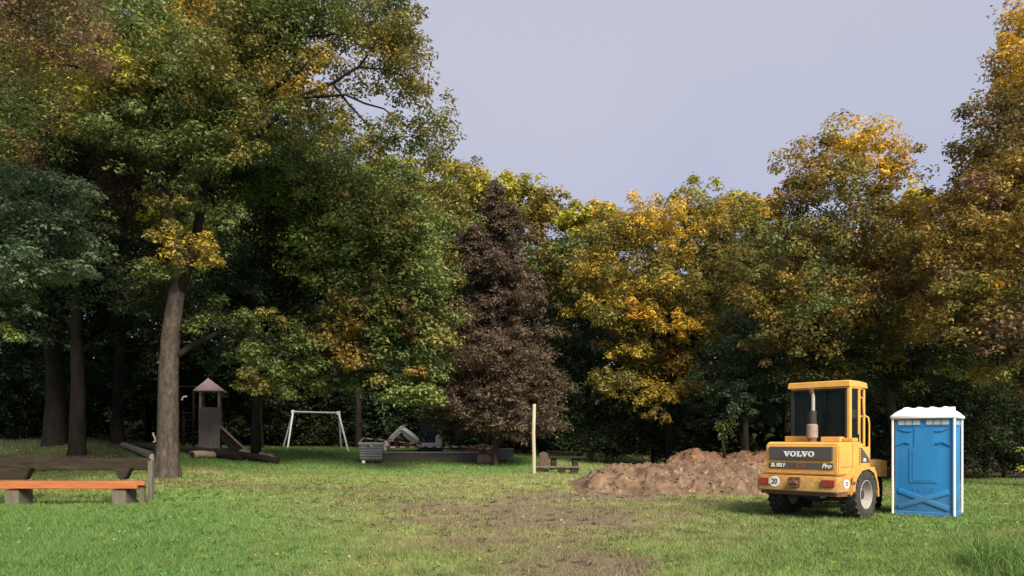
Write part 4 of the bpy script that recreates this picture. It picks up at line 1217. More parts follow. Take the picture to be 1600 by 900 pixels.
wheel(LD, Matrix.Translation((0.77, 0.05, 0.505)), 1)
wheel(LD, Matrix.Translation((-0.72, 0, 0.505)), -1)
# rear fenders (arched)
for sx in (-1, 1):
    mb = MB()
    xs = (sx * 0.50, sx * 0.945)
    arc_o = [(0.66 * math.cos(a), 0.50 + 0.60 * math.sin(a)) for a in [math.radians(t) for t in (176, 160, 140, 118, 92, 66, 44, 24, 8, -6)]]
    arc_i = [(0.60 * math.cos(a), 0.50 + 0.545 * math.sin(a)) for a in [math.radians(t) for t in (176, 160, 140, 118, 92, 66, 44, 24, 8, -6)]]
    for i in range(len(arc_o) - 1):
        mb.prism([arc_o[i], arc_o[i + 1], arc_i[i + 1], arc_i[i]], 'x', min(xs), max(xs))
    # the broad shoulder panel between fender, bumper and hood
    mb.prism([(-0.60, 0.88), (-0.42, 0.90), (-0.30, 1.03), (0.35, 1.03), (0.46, 0.96), (0.54, 0.75), (0.50, 0.74), (0.36, 0.93), (0.1, 1.02), (-0.2, 0.99), (-0.44, 0.84), (-0.58, 0.58), (-0.62, 0.58)], 'x', sx * 0.935 if sx > 0 else -0.965, 0.965 if sx > 0 else -0.935)
    mb.box(min(sx * 0.72, sx * 0.93), max(sx * 0.72, sx * 0.93), -0.28, 0.50, 1.00, 1.045, bev=0.012)
    mb.build('rear_fender', Y_, LD, smooth=30)
mb = MB()
mb.tube([(0.965, -0.585, 0.77), (0.99, -0.585, 0.77)], 0.022, n=10)
mb.box(0.955, 0.985, -0.62, -0.55, 0.745, 0.765)
mb.build('lifting_eye', M['rust'], LD)
# dark triangular side panel below the door window
mb = MB()
mb.prism([(0.14, 1.13), (0.60, 1.13), (0.54, 1.22), (0.22, 1.43), (0.14, 1.45)], 'x', 0.783, 0.790)
sp_ = mb.build('side_panel', M['decal'], LD)
text_mesh('lettering', '502', 0.085, M['white'], sp_, (0.793, 0.32, 1.19), (math.pi / 2, 0, math.pi / 2), bold=0.002, extrude=0.002)
MB().box(0.50, 0.785, 0.12, 0.62, 1.035, 1.46, bev=0.02).build('cab_base', Y_, LD, smooth=35)
MB().box(-0.785, -0.50, 0.12, 0.62, 1.035, 1.46, bev=0.02).build('cab_base', Y_, LD, smooth=35)

# raised slabs on the hood in front of the rear window
MB().box(-0.66, -0.15, -0.20, 0.12, 1.562, 1.68, bev=0.015).build('hood_cover', Y_, LD)
MB().box(0.12, 0.52, -0.20, 0.12, 1.562, 1.665, bev=0.015).build('hood_cover', Y_, LD)
MB().box(0.53, 0.74, -0.10, 0.14, 1.562, 1.64, bev=0.02).build('hood_cover', Y_, LD)

# exhaust
mb = MB()
mb.tube([(0.0, -0.32, 1.55), (0.0, -0.32, 1.63)], 0.085, n=20)
mb.build('exhaust_collar', M['rust'], LD)
mb = MB()
mb.tube([(0.0, -0.32, 1.63), (0.0, -0.32, 1.65), (0.0, -0.32, 1.90), (0.0, -0.32, 1.925)], [0.09, 0.112, 0.112, 0.09], n=22)
mb.build('muffler', M['muffler'], LD, smooth=40)
mb = MB()
mb.tube([(0.0, -0.32, 1.925), (0.0, -0.32, 2.20)], 0.088, n=20)
mb.build('exhaust_stack', M['black'], LD)
mb = MB()
mb.tube([(0.02, -0.32, 2.20), (0.02, -0.32, 2.48), (0.015, -0.345, 2.56)], [0.036, 0.036, 0.034], n=14)
mb.build('tailpipe', M['rim'], LD)
MB().tube([(0.01, -0.35, 2.55), (0.0, -0.40, 2.66)], [0.045, 0.05], n=12).build('tailpipe_tip', M['rust'], LD)

# cab
CZ0, CZ1 = 1.46, 2.70
plan = [(-0.61, 0.02), (0.61, 0.02), (0.61, 0.46), (0.50, 0.96), (-0.50, 0.96), (-0.61, 0.46)]
fr = MB()
def bar(a, b, r=0.03, sq=True):
    fr.tube([a, b], r, n=8)
MB().tube([(plan[0][0], plan[0][1], CZ0), (plan[0][0], plan[0][1], CZ1)], 0.03, n=8).build('corner_seal', M['black'], LD)
for (x, y) in plan[1:]:
    fr.tube([(x, y, CZ0), (x, y, CZ1)], 0.036, n=8)
for z in (CZ0 + 0.02, CZ1 - 0.02):
    for i in range(6):
        a, b = plan[i], plan[(i + 1) % 6]
        fr.tube([(a[0], a[1], z), (b[0], b[1], z)], 0.036, n=8)
# wide rear right corner post and door frame
fr.box(0.575, 0.635, -0.015, 0.09, CZ0, CZ1, bev=0.008)
cf = fr.build('cab_frame', Y_, LD, smooth=40)
# lower cab walls
mb = MB()
mb.prism([(-0.61, 0.06), (0.61, 0.06), (0.61, 0.46), (0.50, 0.94), (-0.50, 0.94), (-0.61, 0.46)], 'z', 1.0, 1.47)
mb.build('cab_floor', YW, LD)
def pane(a, b, z0, z1, parent):
    mb = MB()
    d = Vector((b[0] - a[0], b[1] - a[1], 0)); Ln = d.length; d.normalize()
    nn = Vector((d.y, -d.x, 0)) * 0.004
    A = Vector((a[0], a[1], 0)) + d * 0.04; B = Vector((b[0], b[1], 0)) - d * 0.04
    mb.loft([[A - nn + Vector((0, 0, z0)), B - nn + Vector((0, 0, z0)), B - nn + Vector((0, 0, z1)), A - nn + Vector((0, 0, z1))],
             [A + nn + Vector((0, 0, z0)), B + nn + Vector((0, 0, z0)), B + nn + Vector((0, 0, z1)), A + nn + Vector((0, 0, z1))]])
    return mb.build('window', M['glass'], parent)
for i in range(6):
    z0 = CZ0 + 0.05
    pane(plan[i], plan[(i + 1) % 6], z0, CZ1 - 0.05, LD)
# black rubber seal round the rear window
sl = MB()
sl.box(-0.59, -0.55, -0.012, 0.008, 1.53, 2.65); sl.box(0.535, 0.57, -0.012, 0.008, 1.53, 2.65)
sl.box(-0.55, 0.535, -0.0125, 0.0085, 2.62, 2.66); sl.box(-0.55, 0.535, -0.0125, 0.0085, 1.50, 1.545)
sl.build('window_seal', M['black'], LD)
# roof
mb = MB()
def rr_(x, y0, y1, z): return [(-x, y0, z), (x, y0, z), (x * 1.0, 0.46, z), (x * 0.84, y1, z), (-x * 0.84, y1, z), (-x, 0.46, z)]
mb.loft([rr_(0.64, -0.05, 1.03, 2.69), rr_(0.655, -0.075, 1.05, 2.695), rr_(0.645, -0.065, 1.04, 2.80), rr_(0.625, -0.04, 1.02, 2.815), rr_(0.50, 0.10, 0.9, 2.825)])
mb.build('roof', Y_, LD, smooth=25)
# interior: seat, steering, console
mb = MB()
mb.box(-0.24, 0.24, 0.24, 0.66, 1.50, 1.62, bev=0.04)
mb.box(-0.22, 0.22, 0.22, 0.34, 1.60, 2.10, bev=0.05)
mb.box(-0.13, 0.13, 0.24, 0.33, 2.12, 2.30, bev=0.04)
mb.build('driver_seat', M['seat'], LD)
mb = MB()
mb.tube([(0, 0.90, 1.47), (0, 0.80, 1.82)], 0.035, n=8)
pts = [(0.17 * math.cos(t * math.pi / 8), 0.77 + 0.07 * math.sin(t * math.pi / 8), 1.84 + 0.15 * math.sin(t * math.pi / 8)) for t in range(17)]
mb.tube(pts, 0.013, n=6)
mb.build('steering_wheel', M['black'], LD)
# handrail on the right side + mirror
mb = MB()
mb.tube([(0.60, 0.56, 2.08), (0.67, 0.60, 2.11), (0.73, 0.64, 2.06), (0.74, 0.66, 1.94), (0.74, 0.66, 1.46), (0.73, 0.66, 1.30), (0.60, 0.62, 1.22)], 0.019, n=10)
mb.build('handrail', Y_, LD, smooth=60)
mb = MB()
mb.tube([(0.60, 0.50, 2.50), (0.66, 0.55, 2.46), (0.67, 0.57, 2.12)], 0.016, n=8)
mb.build('mirror_arm', M['yellow'], LD)
MB().box(0.60, 0.64, 0.40, 0.44, 1.55, 1.72, bev=0.006).build('door_handle', M['black'], LD)

# front frame, turned at the joint
JT = Matrix.Translation((0, 1.05, 0)) @ Matrix.Rotation(math.radians(30), 4, 'Z')   # left turn
wheel(LD, JT @ Matrix.Translation((0.72, 1.05, 0.505)), 1)
wheel(LD, JT @ Matrix.Translation((-0.72, 1.05, 0.505)), -1)
mb = MB()
mb.box(-0.34, 0.34, 0.1, 1.75, 0.42, 0.95, bev=0.02, mtx=JT)
mb.build('front_frame', YW, LD)
for sx in (-1, 1):
    mb = MB()
    mb.box(min(sx * 0.42, sx * 0.93), max(sx * 0.42, sx * 0.93), 0.302, 1.60, 1.09, 1.15, bev=0.012, mtx=JT)
    mb.box(min(sx * 0.42, sx * 0.93), max(sx * 0.42, sx * 0.93), 0.24, 0.30, 0.80, 1.15, bev=0.012, mtx=JT)
    mb.prism([(0.303, 0.80), (0.50, 0.80), (0.62, 0.98), (0.85, 1.07), (1.58, 1.07), (1.58, 1.088), (0.303, 1.088)], 'x', sx * 0.90 - 0.012, sx * 0.90 + 0.012, mtx=JT)
    mb.build('front_fender', Y_, LD)
for sx in (-0.27, 0.27):
    mb = MB()
    mb.prism([(0.55, 1.25), (0.75, 1.32), (1.9, 0.95), (2.35, 0.38), (2.25, 0.30), (1.75, 0.75), (0.6, 1.08)], 'x', sx - 0.035, sx + 0.035, mtx=JT)
    mb.build('lift_arm', YW, LD)
mb = MB()
bk = [(2.35, 0.08), (3.1, 0.04), (3.12, 0.07), (2.5, 0.14), (2.32, 0.30), (2.32, 0.62), (2.45, 0.86), (2.42, 0.88), (2.25, 0.66), (2.23, 0.25)]
mb.prism(bk, 'x', -0.98, 0.98, mtx=JT)
for sx in (-0.98, 0.98):
    mb.prism([(2.25, 0.25), (2.35, 0.08), (3.1, 0.04), (2.75, 0.6), (2.44, 0.87), (2.25, 0.66)], 'x', sx - 0.01, sx + 0.01, mtx=JT)
mb.build('bucket', M['rust'], LD)

# ------------------------------------------------------------------ portable toilet
A33 = math.radians(38)
pl = (8.06, 15.66)
W = 1.14
ca_, sa_ = math.cos(A33), math.sin(A33)
c_ = (pl[0] + (ca_ + sa_) * W / 2, pl[1] + (ca_ - sa_) * W / 2)
PT = empty('portable_toilet', (c_[0], c_[1], gz(*c_)), -A33)
tag(PT, 'blue portable toilet with a white ribbed roof, standing right of the loader', 'portable toilet')
h = W / 2
BL = M['blue']
mb = MB()
mb.box(-h + 0.02, h - 0.02, -h + 0.02, h - 0.02, -0.03, 0.10, bev=0.015)
mb.box(-h - 0.01, h + 0.01, -h + 0.0, h - 0.0, 0.0, 0.035, bev=0.008)
mb.build('base', BL, PT)
# walls, each a panel with raised relief
def wall(name, relief=True, door=False):
    mb = MB()
    y = -h + 0.035                      # outer face looks to -y
    mb.box(-h + 0.045, h - 0.045, y, y + 0.03, 0.05, 2.03, bev=0.006)
    def ridge(pts, th=0.016, d=0.02):
        mb.prism(pts, 'y', y - d, y + 0.004, bev=0.006)
    if relief:
        # tall inner shape
        ridge([(-0.26, 0.70), (0.27, 0.70), (0.27, 1.42), (0.19, 1.45), (0.19, 1.86), (-0.17, 1.86), (-0.17, 1.45), (-0.26, 1.42)], d=0.013)
        ridge([(-0.20, 0.74), (0.21, 0.74), (0.21, 1.38), (-0.20, 1.38)], d=0.020)
        for s in (-1, 1):
            ridge([(s * 0.24, 1.50), (s * 0.35, 1.53), (s * 0.50, 1.46), (s * 0.50, 1.49), (s * 0.35, 1.57), (s * 0.24, 1.55)][::s], d=0.026)
            ridge([(s * 0.21, 1.76), (s * 0.34, 1.76), (s * 0.48, 1.82), (s * 0.48, 1.85), (s * 0.34, 1.795), (s * 0.21, 1.795)][::s], d=0.020)
            # cross at the foot
            mt = Matrix.Translation((0.0, 0, 0.36)) @ Matrix.Rotation(s * 0.36, 4, 'Y')
            mb.box(-0.50, 0.50, y - (0.026 if s > 0 else 0.030), y + 0.004, -0.052, 0.052, bev=0.012, mtx=mt)
        mb.box(-h + 0.06, h - 0.06, y - 0.012, y + 0.002, 0.055, 0.085, bev=0.004)
    else:
        mb.box(-0.40, 0.40, y - 0.014, y + 0.004, 0.15, 1.80, bev=0.012)
        mb.box(-0.30, 0.30, y - 0.026, y + 0.004, 0.25, 0.62, bev=0.012)
        mb.box(-0.30, 0.30, y - 0.026, y + 0.004, 0.72, 1.70, bev=0.012)
    # frame round the vents
    mb.box(-h + 0.06, h - 0.06, y - 0.012, y + 0.004, 1.87, 1.885)
    return mb.build(name, BL, PT, smooth=30)
panels = [wall('rear_wall'), wall('side_wall', False), wall('door', False), wall('side_wall', False)]
for i, o in enumerate(panels):
    o.rotation_euler = (0, 0, i * math.pi / 2)
    for s in (-1, 1):
        mb = MB()
        mb.box(s * 0.26 - 0.205, s * 0.26 + 0.205, -h + 0.020, -h + 0.034, 1.905, 2.005, bev=0.004)
        vt = mb.build('vent', M['vent'], o)
        for k in (-1, 1):
            MB().box(s * 0.26 + k * 0.068 - 0.006, s * 0.26 + k * 0.068 + 0.006, -h + 0.012, -h + 0.0195, 1.90, 2.01).build('vent_bar', BL, vt)
MB().box(-0.46, -0.40, -h + 0.0, -h + 0.02, 0.95, 1.10, bev=0.008).build('handle', M['black'], panels[2])
text_mesh('lettering', 'W&S', 0.15, BL, panels[0], (0.0, -h + 0.0335, 0.555), (math.pi / 2, 0, 0), extrude=0.004, sx=1.3)
# corner trims
for sx in (-1, 1):
    for sy in (-1, 1):
        MB().box(sx * (h - 0.004) - 0.021, sx * (h - 0.004) + 0.021, sy * (h - 0.004) - 0.021, sy * (h - 0.004) + 0.021, 0.03, 2.05, bev=0.012).build('corner_post', M['roof_white'], PT)
# roof: hipped, with rounded ribs
mb = MB()
def sq(r, z, c=0.05): return [(-r + c, -r, z), (r - c, -r, z), (r, -r + c, z), (r, r - c, z), (r - c, r, z), (-r + c, r, z), (-r, r - c, z), (-r, -r + c, z)]
mb.loft([sq(h + 0.02, 2.03), sq(h + 0.05, 2.05), sq(h + 0.05, 2.09), sq(h + 0.025, 2.11), sq(h - 0.03, 2.17), sq(h - 0.13, 2.24, 0.06), sq(h - 0.30, 2.265, 0.06)])
for k in (-0.36, -0.12, 0.12, 0.36):
    n = 10
    ring = []
    for (yy_, zz) in ((-h + 0.03, 2.10), (-h + 0.06, 2.18), (-h + 0.14, 2.245), (-h + 0.32, 2.268), (h - 0.32, 2.268), (h - 0.14, 2.245), (h - 0.06, 2.18), (h - 0.03, 2.10)):
        ring.append([(k + 0.055 * math.cos(2 * math.pi * q / n), yy_, zz + 0.022 * math.sin(2 * math.pi * q / n)) for q in range(n)])
    mb.loft(ring)
mb.build('roof', M['roof_white'], PT, smooth=50)
MB().tube([(0.40, 0.42, 2.10), (0.40, 0.42, 2.30)], 0.06, n=16).build('vent_pipe', M['roof_white'], PT)

# ------------------------------------------------------------------ long bench at the left
BN = empty('park_bench', on(80, 18.2))
tag(BN, 'long rustic bench with orange seat beam and mossy backrest, left of the big trunk', 'bench')
bx = BN.location.x; bz = BN.location.z; by = BN.location.y
def lx(px, Y): return (px - 800) / F * Y - bx
mb = MB()
x1 = lx(220, 18.0); x0 = lx(-140, 18.0)
mb.box(x0, x1, -0.40, -0.06, 0.42, 0.60, bev=0.02)
mb.build('seat', M['orange_wood'], BN)
mb = MB()
mb.box(lx(-150, 18.5), lx(233, 18.5), 0.26, 0.40, 0.84, 1.14, bev=0.03)
mb.build('backrest', M['old_wood'], BN)
for p, w in ((25, 0.95), (196, 0.42)):
    cx = lx(p, 18.4)
    mb = MB()
    mb.prism([(cx - w / 2, 0.90), (cx + w / 2, 0.90), (cx + w / 2 - 0.14, 0.62), (cx - w / 2 + 0.14, 0.62)], 'y', 0.02, 0.24, bev=0.02)
    mb.build('backrest_support', M['old_wood'], BN)
    cx = lx(28 if p == 25 else 193, 18.1)
    mb = MB()
    mb.box(cx - 0.17, cx + 0.17, -0.34, 0.22, -0.1, 0.40, bev=0.03)
    mb.build('leg', M['grey_wood'], BN)
for p, yy_, z in ((223, -0.22, 0.60), (236, 0.30, 1.08)):
    mb = MB()
    mb.box(lx(p, 18.2 + yy_) - 0.055, lx(p, 18.2 + yy_) + 0.055, yy_ - 0.06, yy_ + 0.06, -0.1, z, bev=0.015)
    mb.build('end_post', M['grey_wood'], BN)
mb = MB()
mb.box(lx(224, 18.2), lx(237, 18.2), -0.36, -0.29, 0.50, 0.60, bev=0.01)
mb.build('end_rail', M['orange_wood'], BN)

# ------------------------------------------------------------------ pale post
p = on(834, 29.0)
PO = empty('wooden_post', p)
tag(PO, 'tall pale round wooden post standing alone in the middle of the meadow', 'post')
zt = EYE - (632 - HZ) / F * 29.0 - p.z
MB().tube([(0, 0, -0.2), (0.01, 0, 0.8), (-0.01, 0.01, 1.6), (0.02, 0, zt - 0.02), (0.02, 0, zt)], [0.076, 0.074, 0.072, 0.068, 0.058], n=14, jitter=0.05).build('shaft', M['pale_post'], PO, smooth=50)
MB().tube([(0.02, 0, zt), (0.02, 0, zt + 0.012)], [0.059, 0.054], n=14).build('sawn_top', M['cut_wood'], PO)

# ------------------------------------------------------------------ picnic seats behind the post
p = on(878, 31.0)
TB = empty('picnic_table', p)
tag(TB, 'dark low picnic table of thick planks, right of the pale post', 'picnic table')
mb = MB()
for k in range(3): mb.box(-0.55, 1.0, -0.36 + k * 0.24, -0.14 + k * 0.24, 0.50, 0.57, bev=0.01)
mb.build('tabletop', M['old_wood'], TB)
for x in (-0.35, 0.55):
    MB().box(x - 0.12, x + 0.12, -0.25, 0.25, -0.1, 0.50, bev=0.02).build('leg', M['old_wood'], TB)
TBb = empty('log_bench', on(878, 29.8))
tag(TBb, 'low pale plank bench on dark blocks in front of the picnic table', 'bench')
MB().box(-1.0, 0.75, -0.14, 0.14, 0.22, 0.28, bev=0.012).build('seat', M['grey_wood'], TBb)
for x in (-0.95, -0.1, 0.42):
    MB().prism([(x - 0.10, -0.08), (x + 0.22, -0.08), (x + 0.26, 0.22), (x - 0.06, 0.22)], 'y', -0.11, 0.11, bev=0.015).build('leg', M['old_wood'], TBb)
SC = empty('log_chair', on(850, 30.3))
tag(SC, 'rough brown wooden block seat with a raised back beside the pale post', 'seat')
mb = MB()
mb.prism([(-0.20, -0.1), (0.20, -0.1), (0.21, 0.35), (0.17, 0.72), (0.10, 0.78), (-0.12, 0.79), (-0.20, 0.70), (-0.18, 0.30)], 'y', 0.05, 0.22, bev=0.03)
mb.build('backrest', M['rough_wood'], SC)
MB().box(-0.19, 0.19, -0.22, 0.05, -0.1, 0.36, bev=0.03).build('seat', M['rough_wood'], SC)

# ------------------------------------------------------------------ swing frame
SWL, SWR = on(455, 44.0), on(531, 41.0)
SW = empty('swing_frame', (SWL + SWR) / 2)
tag(SW, 'pale grey metal swing frame without seats, right of the play tower', 'swing frame')
o_ = SW.location
tl = at(458, 44.0, 643.5) - o_; tr_ = at(529, 41.0, 645.5) - o_
ax = (tr_ - tl); ax.z = 0; ax.normalize(); pr = Vector((-ax.y, ax.x, 0))
MB().tube([tl - ax * 0.08, tr_ + ax * 0.08], 0.055, n=12).build('top_bar', M['galv'], SW)
for T_, ends in ((tl, ((449, 43.2), (442, 45.2))), (tr_, ((545, 39.6), (533, 42.6)))):
    for (pp, yy_) in ends:
        e = on(pp, yy_) - o_
        MB().tube([T_, e - Vector((0, 0, 0.1))], 0.052, n=12).build('leg', M['galv'], SW)
    MB().box(-0.09, 0.09, -0.09, 0.09, -0.1, 0.1, bev=0.02, mtx=Matrix.Translation(T_)).build('bracket', M['galv'], SW)

# ------------------------------------------------------------------ play tower
p = on(329, 37.0)
TW = empty('play_tower', p, math.radians(16))
tag(TW, 'narrow wooden play tower with faded pink pyramid roof and a ramp', 'play tower')
zf = lambda row: EYE - (row - HZ) / F * 37.0 - p.z
z1, z2, z3 = zf(637), zf(612), zf(591)
for s, nm in ((0, 'front_wall'), (1, 'side_wall'), (2, 'rear_wall'), (3, 'side_wall')):
    mb = MB()
    for k in range(6):
        mb.box(-0.48 + k * 0.16, -0.325 + k * 0.16, -0.50, -0.465, 0.0 if s != 1 else 1.0, z1 + (0.0 if k % 2 else -0.01), bev=0.004)
    o = mb.build(nm, M['tower_wood'], TW)
    o.rotation_euler = (0, 0, s * math.pi / 2)
for sx in (-1, 1):
    for sy in (-1, 1):
        MB().box(sx * 0.43 - 0.05, sx * 0.43 + 0.05, sy * 0.43 - 0.03, sy * 0.43 + 0.03, -0.1, z2, bev=0.01).build('post', M['light_wood'] if sy < 0 else M['tower_wood'], TW)
mb = MB()
e = 0.70
a_ = [mb.bm.verts.new(q) for q in ((-e, -e, z2), (e, -e, z2), (e, e, z2), (-e, e, z2))]
b2 = [mb.bm.verts.new(q) for q in ((-e, -e, z2 + 0.04), (e, -e, z2 + 0.04), (e, e, z2 + 0.04), (-e, e, z2 + 0.04))]
ap = mb.bm.verts.new((-0.10, -0.1, z3))
mb.bm.faces.new(a_[::-1])
for k in range(4):
    mb.bm.faces.new((a_[k], a_[(k + 1) % 4], b2[(k + 1) % 4], b2[k]))
    mb.bm.faces.new((b2[k], b2[(k + 1) % 4], ap))
mb.build('roof', M['pink_roof'], TW)
MB().box(-0.45, 0.45, -0.45, 0.45, z1 - 0.9, z1 - 0.82).build('platform', M['old_wood'], TW)
mb = MB()
mb.prism([(0.50, 1.05), (0.50, 0.55), (1.15, -0.2), (1.80, -0.2)], 'y', -0.38, 0.38)
rp = mb.build('ramp', M['old_wood'], TW)
mb = MB()
mb.tube([(0.48, -0.41, 1.22), (1.75, -0.41, -0.05)], 0.05, n=10)
mb.build('ramp_rail', M['light_wood'], TW)
# dark climbing frame left of the tower
p = on(292, 38.5)
CF = empty('climbing_frame', p)
tag(CF, 'dark timber climbing frame between the big trunk and the play tower', 'climbing frame')
zf2 = lambda row: EYE - (row - HZ) / F * 38.5 - p.z
zt2 = zf2(605)
for x, y in ((-0.7, 0), (0.35, 0), (-0.7, 1.2), (0.35, 1.2)):
    MB().tube([(x, y, -0.1), (x, y, zt2)], 0.07, n=8).build('post', M['bark_black'], CF)
mb = MB()
mb.box(-0.9, 0.6, -0.15, 1.35, zt2, zt2 + 0.06)
mb.build('roof', M['bark_black'], CF)
mb = MB()
for k in range(5): mb.tube([(-0.7, 0, 0.4 + k * 0.35), (0.35, 0, 0.4 + k * 0.35)], 0.035, n=6)
mb.build('rungs', M['bark_black'], CF)
bp_ = [at(284, 38.0, 625) - p, at(287, 38.0, 620) - p, at(292, 38.0, 619.5) - p]
MB().tube(bp_, 0.05, n=8).build('grab_hoop', M['white'], CF, smooth=60)

# logs lying before the tower
def lie(px, Y, r):
    v = on(px, Y); v.z += r * 0.8; return v


def log(label, a, b, r0, r1, m='old_wood', endm=None, name='log'):
    A, B = Vector(a), Vector(b)
    root = empty(name, (A + B) / 2)
    tag(root, label, 'log')
    o = root.location
    mid_ = (A + B) / 2 + Vector((0, 0, 0.03)) - o
    MB().tube([A - o, (A - o).lerp(mid_, 0.5) + Vector((0, 0, 0.02)), mid_, mid_.lerp(B - o, 0.5), B - o], [r0, r0 * 0.97, (r0 + r1) / 2, r1 * 1.03, r1], n=12, jitter=0.06).build('stem', M[m], root, smooth=50)
    if endm:
        d = (A - B).normalized()
        MB().tube([A - o, A - o + d * 0.015], [r0 * 0.96, r0 * 0.9], n=12).build('cut_end', M[endm], root)
log('mossy log with a white sawn end, left of the big trunk', lie(239, 30, .16), lie(192, 34.5, .13), 0.16, 0.13, 'grey_wood', 'cut_wood')
log('short pale log with a dark end in front of the tower', lie(300, 31.5, .17), lie(334, 32.6, .16), 0.17, 0.16, 'light_wood', 'old_wood')
log('longest dark log stretched across the front of the play tower', lie(262, 34.5, .3), lie(375, 32, .25), 0.14, 0.2, 'old_wood')
log('dark log pointing right towards the swing frame', lie(434, 32.0, .15), lie(335, 33.2, .25), 0.15, 0.19, 'old_wood')
log('dark log end hidden behind the big trunk', lie(250, 33, .25), lie(212, 34.5, .25), 0.13, 0.12, 'old_wood')
log('grey log with a pale split top behind the dark ones', lie(424, 33.4, .16), lie(378, 35, .16), 0.16, 0.16, 'light_wood')
# small pale curved stick left of trunk
bs = empty('bent_branch', on(243, 29))
tag(bs, 'small white bent branch standing left of the big trunk', 'branch')
MB().tube([at(q[0], 29, q[1]) - bs.location for q in ((239, 676), (240, 680), (242, 684), (243, 689), (240, 691))] , 0.035, n=8).build('stem', M['cut_wood'], bs, smooth=60)
MB().tube([at(240, 29, 691) - bs.location, Vector((0.0, 0, -0.05))], [0.03, 0.03], n=8).build('stake', M['old_wood'], bs)

# ------------------------------------------------------------------ building pit: skip, wall, tape, digger
p = on(581, 33.5)
SK = empty('skip_bin', p, math.radians(6))
tag(SK, 'dark grey ribbed waste bin with pale rim at the left end of the pit', 'bin')
H_ = 0.86
mb = MB()
def rc_(w, d, z): return [(-w, -d, z), (w, -d, z), (w, d, z), (-w, d, z)]
t0, t1 = 0.46, 0.52
mb.loft([rc_(t0, 0.36, 0.12), rc_(t1, 0.42, H_)])
mb.build('tub', M['bin_grey'], SK)
mb = MB()
for k in range(6):
    z = 0.2 + k * 0.115
    w = t0 + (t1 - t0) * (z - 0.12) / (H_ - 0.12)
    mb.box(-w - 0.02, w + 0.02, -0.445, 0.445, z, z + 0.045, bev=0.01)
mb.build('ribs', M['bin_rib'], SK)
mb = MB()
mb.box(-0.56, 0.56, -0.47, -0.40, H_ - 0.02, H_ + 0.06, bev=0.012)
mb.box(-0.56, 0.56, 0.40, 0.47, H_ - 0.02, H_ + 0.06, bev=0.012)
mb.box(-0.56, -0.50, -0.40, 0.40, H_ - 0.02, H_ + 0.06, bev=0.012)
mb.box(0.50, 0.56, -0.40, 0.40, H_ - 0.02, H_ + 0.06, bev=0.012)
mb.build('rim', M['bin_rim'], SK)
MB().tube([(-0.54, -0.42, H_), (-0.40, 0.1, H_ + 0.24), (-0.36, 0.3, H_ + 0.25)], 0.03, n=8).build('handle', M['bin_rim'], SK)
for x in (-0.35, 0.05, 0.38):
    o = MB().box(x - 0.09, x + 0.09, -0.3, 0.3, -0.05, 0.12, bev=0.01).build('foot', M['black'], SK)
q = bmesh.new(); bmesh.ops.create_uvsphere(q, u_segments=14, v_segments=8, radius=0.085)
me = bpy.data.meshes.new('ball'); q.to_mesh(me); q.free()
for f in me.polygons: f.use_smooth = True
bl = link_mesh('ball', me, M['white'])
v = on(568, 32.6); bl.location = (v.x, v.y, v.z + 0.08)
tag(bl, 'small white ball lying in front of the grey bin', 'ball')

# low edging wall
a = on(600, 34.5); b = on(747, 34.5)
WL = empty('edging_wall', ((a.x + b.x) / 2, 34.5, 0.70))
tag(WL, 'low grey edging wall along the front of the building pit', 'wall')
hl = (b.x - a.x) / 2
z_t = EYE - (706 - HZ) / F * 34.5 - 0.70
MB().box(-hl, hl, -0.06, 0.06, -0.4, z_t - 0.035, bev=0.01).build('board', M['concrete'], WL)
MB().box(-hl - 0.02, hl + 0.02, -0.09, 0.09, z_t - 0.035, z_t, bev=0.008).build('coping', M['bin_rim'], WL)
bg_ = MB().prism([(-0.35, -0.2), (0.38, -0.2), (0.34, 0.28), (0.12, 0.40), (-0.2, 0.42), (-0.34, 0.3)], 'y', -0.12, 0.12, bev=0.05).build('sandbag', M['bag'])
v = on(757, 34.0); bg_.location = v
tag(bg_, 'tan sack leaning at the right end of the edging wall', 'sack')
SB = empty('gravel_crate', on(791, 35.5))
tag(SB, 'small grey crate with a pale lid right of the conifer trunk', 'crate')
MB().box(-0.33, 0.33, -0.3, 0.3, 0.0, 0.52, bev=0.015).build('body', M['bin_grey'], SB)
mb = MB()
for k in range(4): mb.box(-0.345, 0.345, -0.315, 0.315, 0.06 + k * 0.12, 0.10 + k * 0.12)
mb.build('ribs', M['bin_grey'], SB)
MB().box(-0.35, 0.35, -0.32, 0.32, 0.525, 0.57, bev=0.01).build('lid', M['bin_rim'], SB)

def tape(label, pts):
    root = None
    P_ = [Vector(q) for q in pts]
    o = Vector(P_[0])
    me = bmesh.new()
    rows = []
    d_ = []
    for a, b in zip(P_[:-1], P_[1:]):
        for k in range(16):
            t = k / 16
            q = a.lerp(b, t); q.z -= 0.07 * math.sin(math.pi * t) * (b - a).length / 4
            rows.append(q)
    rows.append(P_[-1])
    mb = MB()
    ring = []
    for i, q in enumerate(rows):
        tw = 0.5 * math.sin(i * 0.35)
        up = Vector((0, math.sin(tw), math.cos(tw))) * 0.034
        nn = Vector((0, 0.003, 0))
        ring.append([q - o - up - nn, q - o + up - nn, q - o + up + nn, q - o - up + nn])
    mb.loft(ring)
    ob = mb.build('barrier_tape', M['tape'])
    ob.location = o
    tag(ob, label, 'barrier tape')
    me.free()
    return ob
tape('upper red and white barrier tape running from the grey bin to the conifer trunk', [at(569, 33.9, 684), at(600, 35, 687), at(690, 39.6, 692), at(735, 36, 698), at(771, 32.8, 700)])
tape('lower red and white barrier tape running along above the edging wall', [at(574, 32.9, 696), at(660, 35, 697.5), at(735, 35.2, 697)])

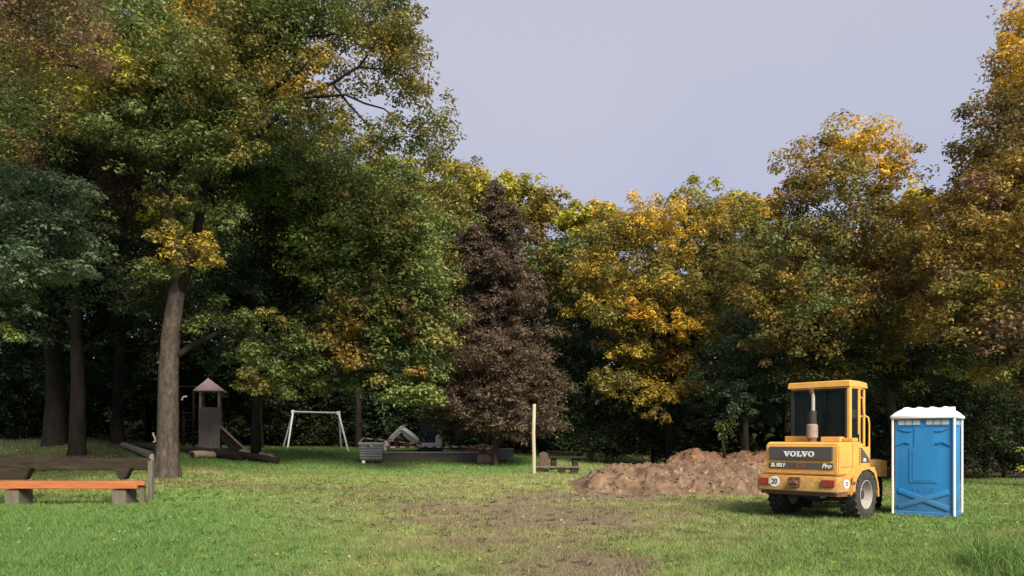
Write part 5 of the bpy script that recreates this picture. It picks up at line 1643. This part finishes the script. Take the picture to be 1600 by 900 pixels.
# mini excavator
EY = 38.0
p = on(672, EY)
EX = empty('mini_excavator', p)
tag(EX, 'small white excavator with raised arm standing in the building pit', 'mini excavator')
q = lambda px, row, dy=0.0: at(px, EY + dy, row) - p
k = F / EY
for dy in (-0.5, 0.5):
    mb = MB()
    pts = []
    for i in range(20):
        a = 2 * math.pi * i / 20
        pts.append((max(-0.62, min(0.62, 0.95 * math.cos(a))), 0.20 + 0.20 * math.sin(a)))
    mb.prism(pts, 'y', dy - 0.14, dy + 0.14)
    mb.build('track', M['rubber'], EX)
MB().box(-0.45, 0.45, -0.36, 0.36, 0.15, 0.42).build('undercarriage', M['black'], EX)
zb = q(0, 697).z
MB().box(-0.35, 0.50, -0.5, 0.5, zb - 0.02, zb + 0.17, bev=0.03).build('body', M['ex_white'], EX)
mb = MB()
mb.prism([(0.32, zb + 0.17), (0.58, zb - 0.02), (0.58, zb + 0.42), (0.50, zb + 0.56), (0.38, zb + 0.58), (0.32, zb + 0.45)], 'y', -0.5, 0.5, bev=0.03)
mb.build('engine_cover', M['ex_white'], EX)
zc = q(0, 656).z
mb = MB()
for x in (-0.50, 0.30):
    for y in (-0.42, 0.42):
        mb.tube([(x, y, zb + 0.1), (x * 0.85, y, zc)], 0.035, n=8)
mb.box(-0.52, 0.36, -0.46, 0.46, zc, zc + 0.06, bev=0.02)
mb.build('cab_frame', M['black'], EX)
MB().box(-0.44, 0.24, -0.425, -0.415, zb + 0.45, zc - 0.03).build('window', M['glass'], EX)
MB().box(-0.15, 0.2, -0.22, 0.22, zb + 0.2, zb + 0.75, bev=0.05).build('driver_seat', M['seat'], EX)
bm_pts = [q(656, 697, -0.1), q(653, 690, -0.1), q(641, 680, -0.1), q(630, 672, -0.1), q(625, 672, -0.1)]
MB().tube(bm_pts, [0.13, 0.16, 0.18, 0.16, 0.13], n=4).build('boom', M['ex_white'], EX)
MB().tube([q(630, 667, -0.1), q(621, 676, -0.1), q(611, 686, -0.1)], [0.13, 0.15, 0.12], n=4).build('dipper_arm', M['ex_white'], EX)
MB().tube([q(646, 692, -0.1), q(630, 679, -0.1)], 0.035, n=8).build('hydraulic_ram', M['galv'], EX)
MB().tube([q(633, 664, -0.1), q(612, 680, -0.1), q(606, 688, -0.1)], 0.035, n=8).build('hydraulic_ram', M['galv'], EX)
mb = MB()
c = q(602, 694, -0.1)
mb.prism([(0.12, 0.20), (0.22, -0.05), (0.10, -0.30), (-0.16, -0.36), (-0.10, -0.12), (-0.02, 0.02), (0.0, 0.2)], 'y', -0.25, 0.25, mtx=Matrix.Translation(c))
mb.build('bucket', M['ex_white'], EX)
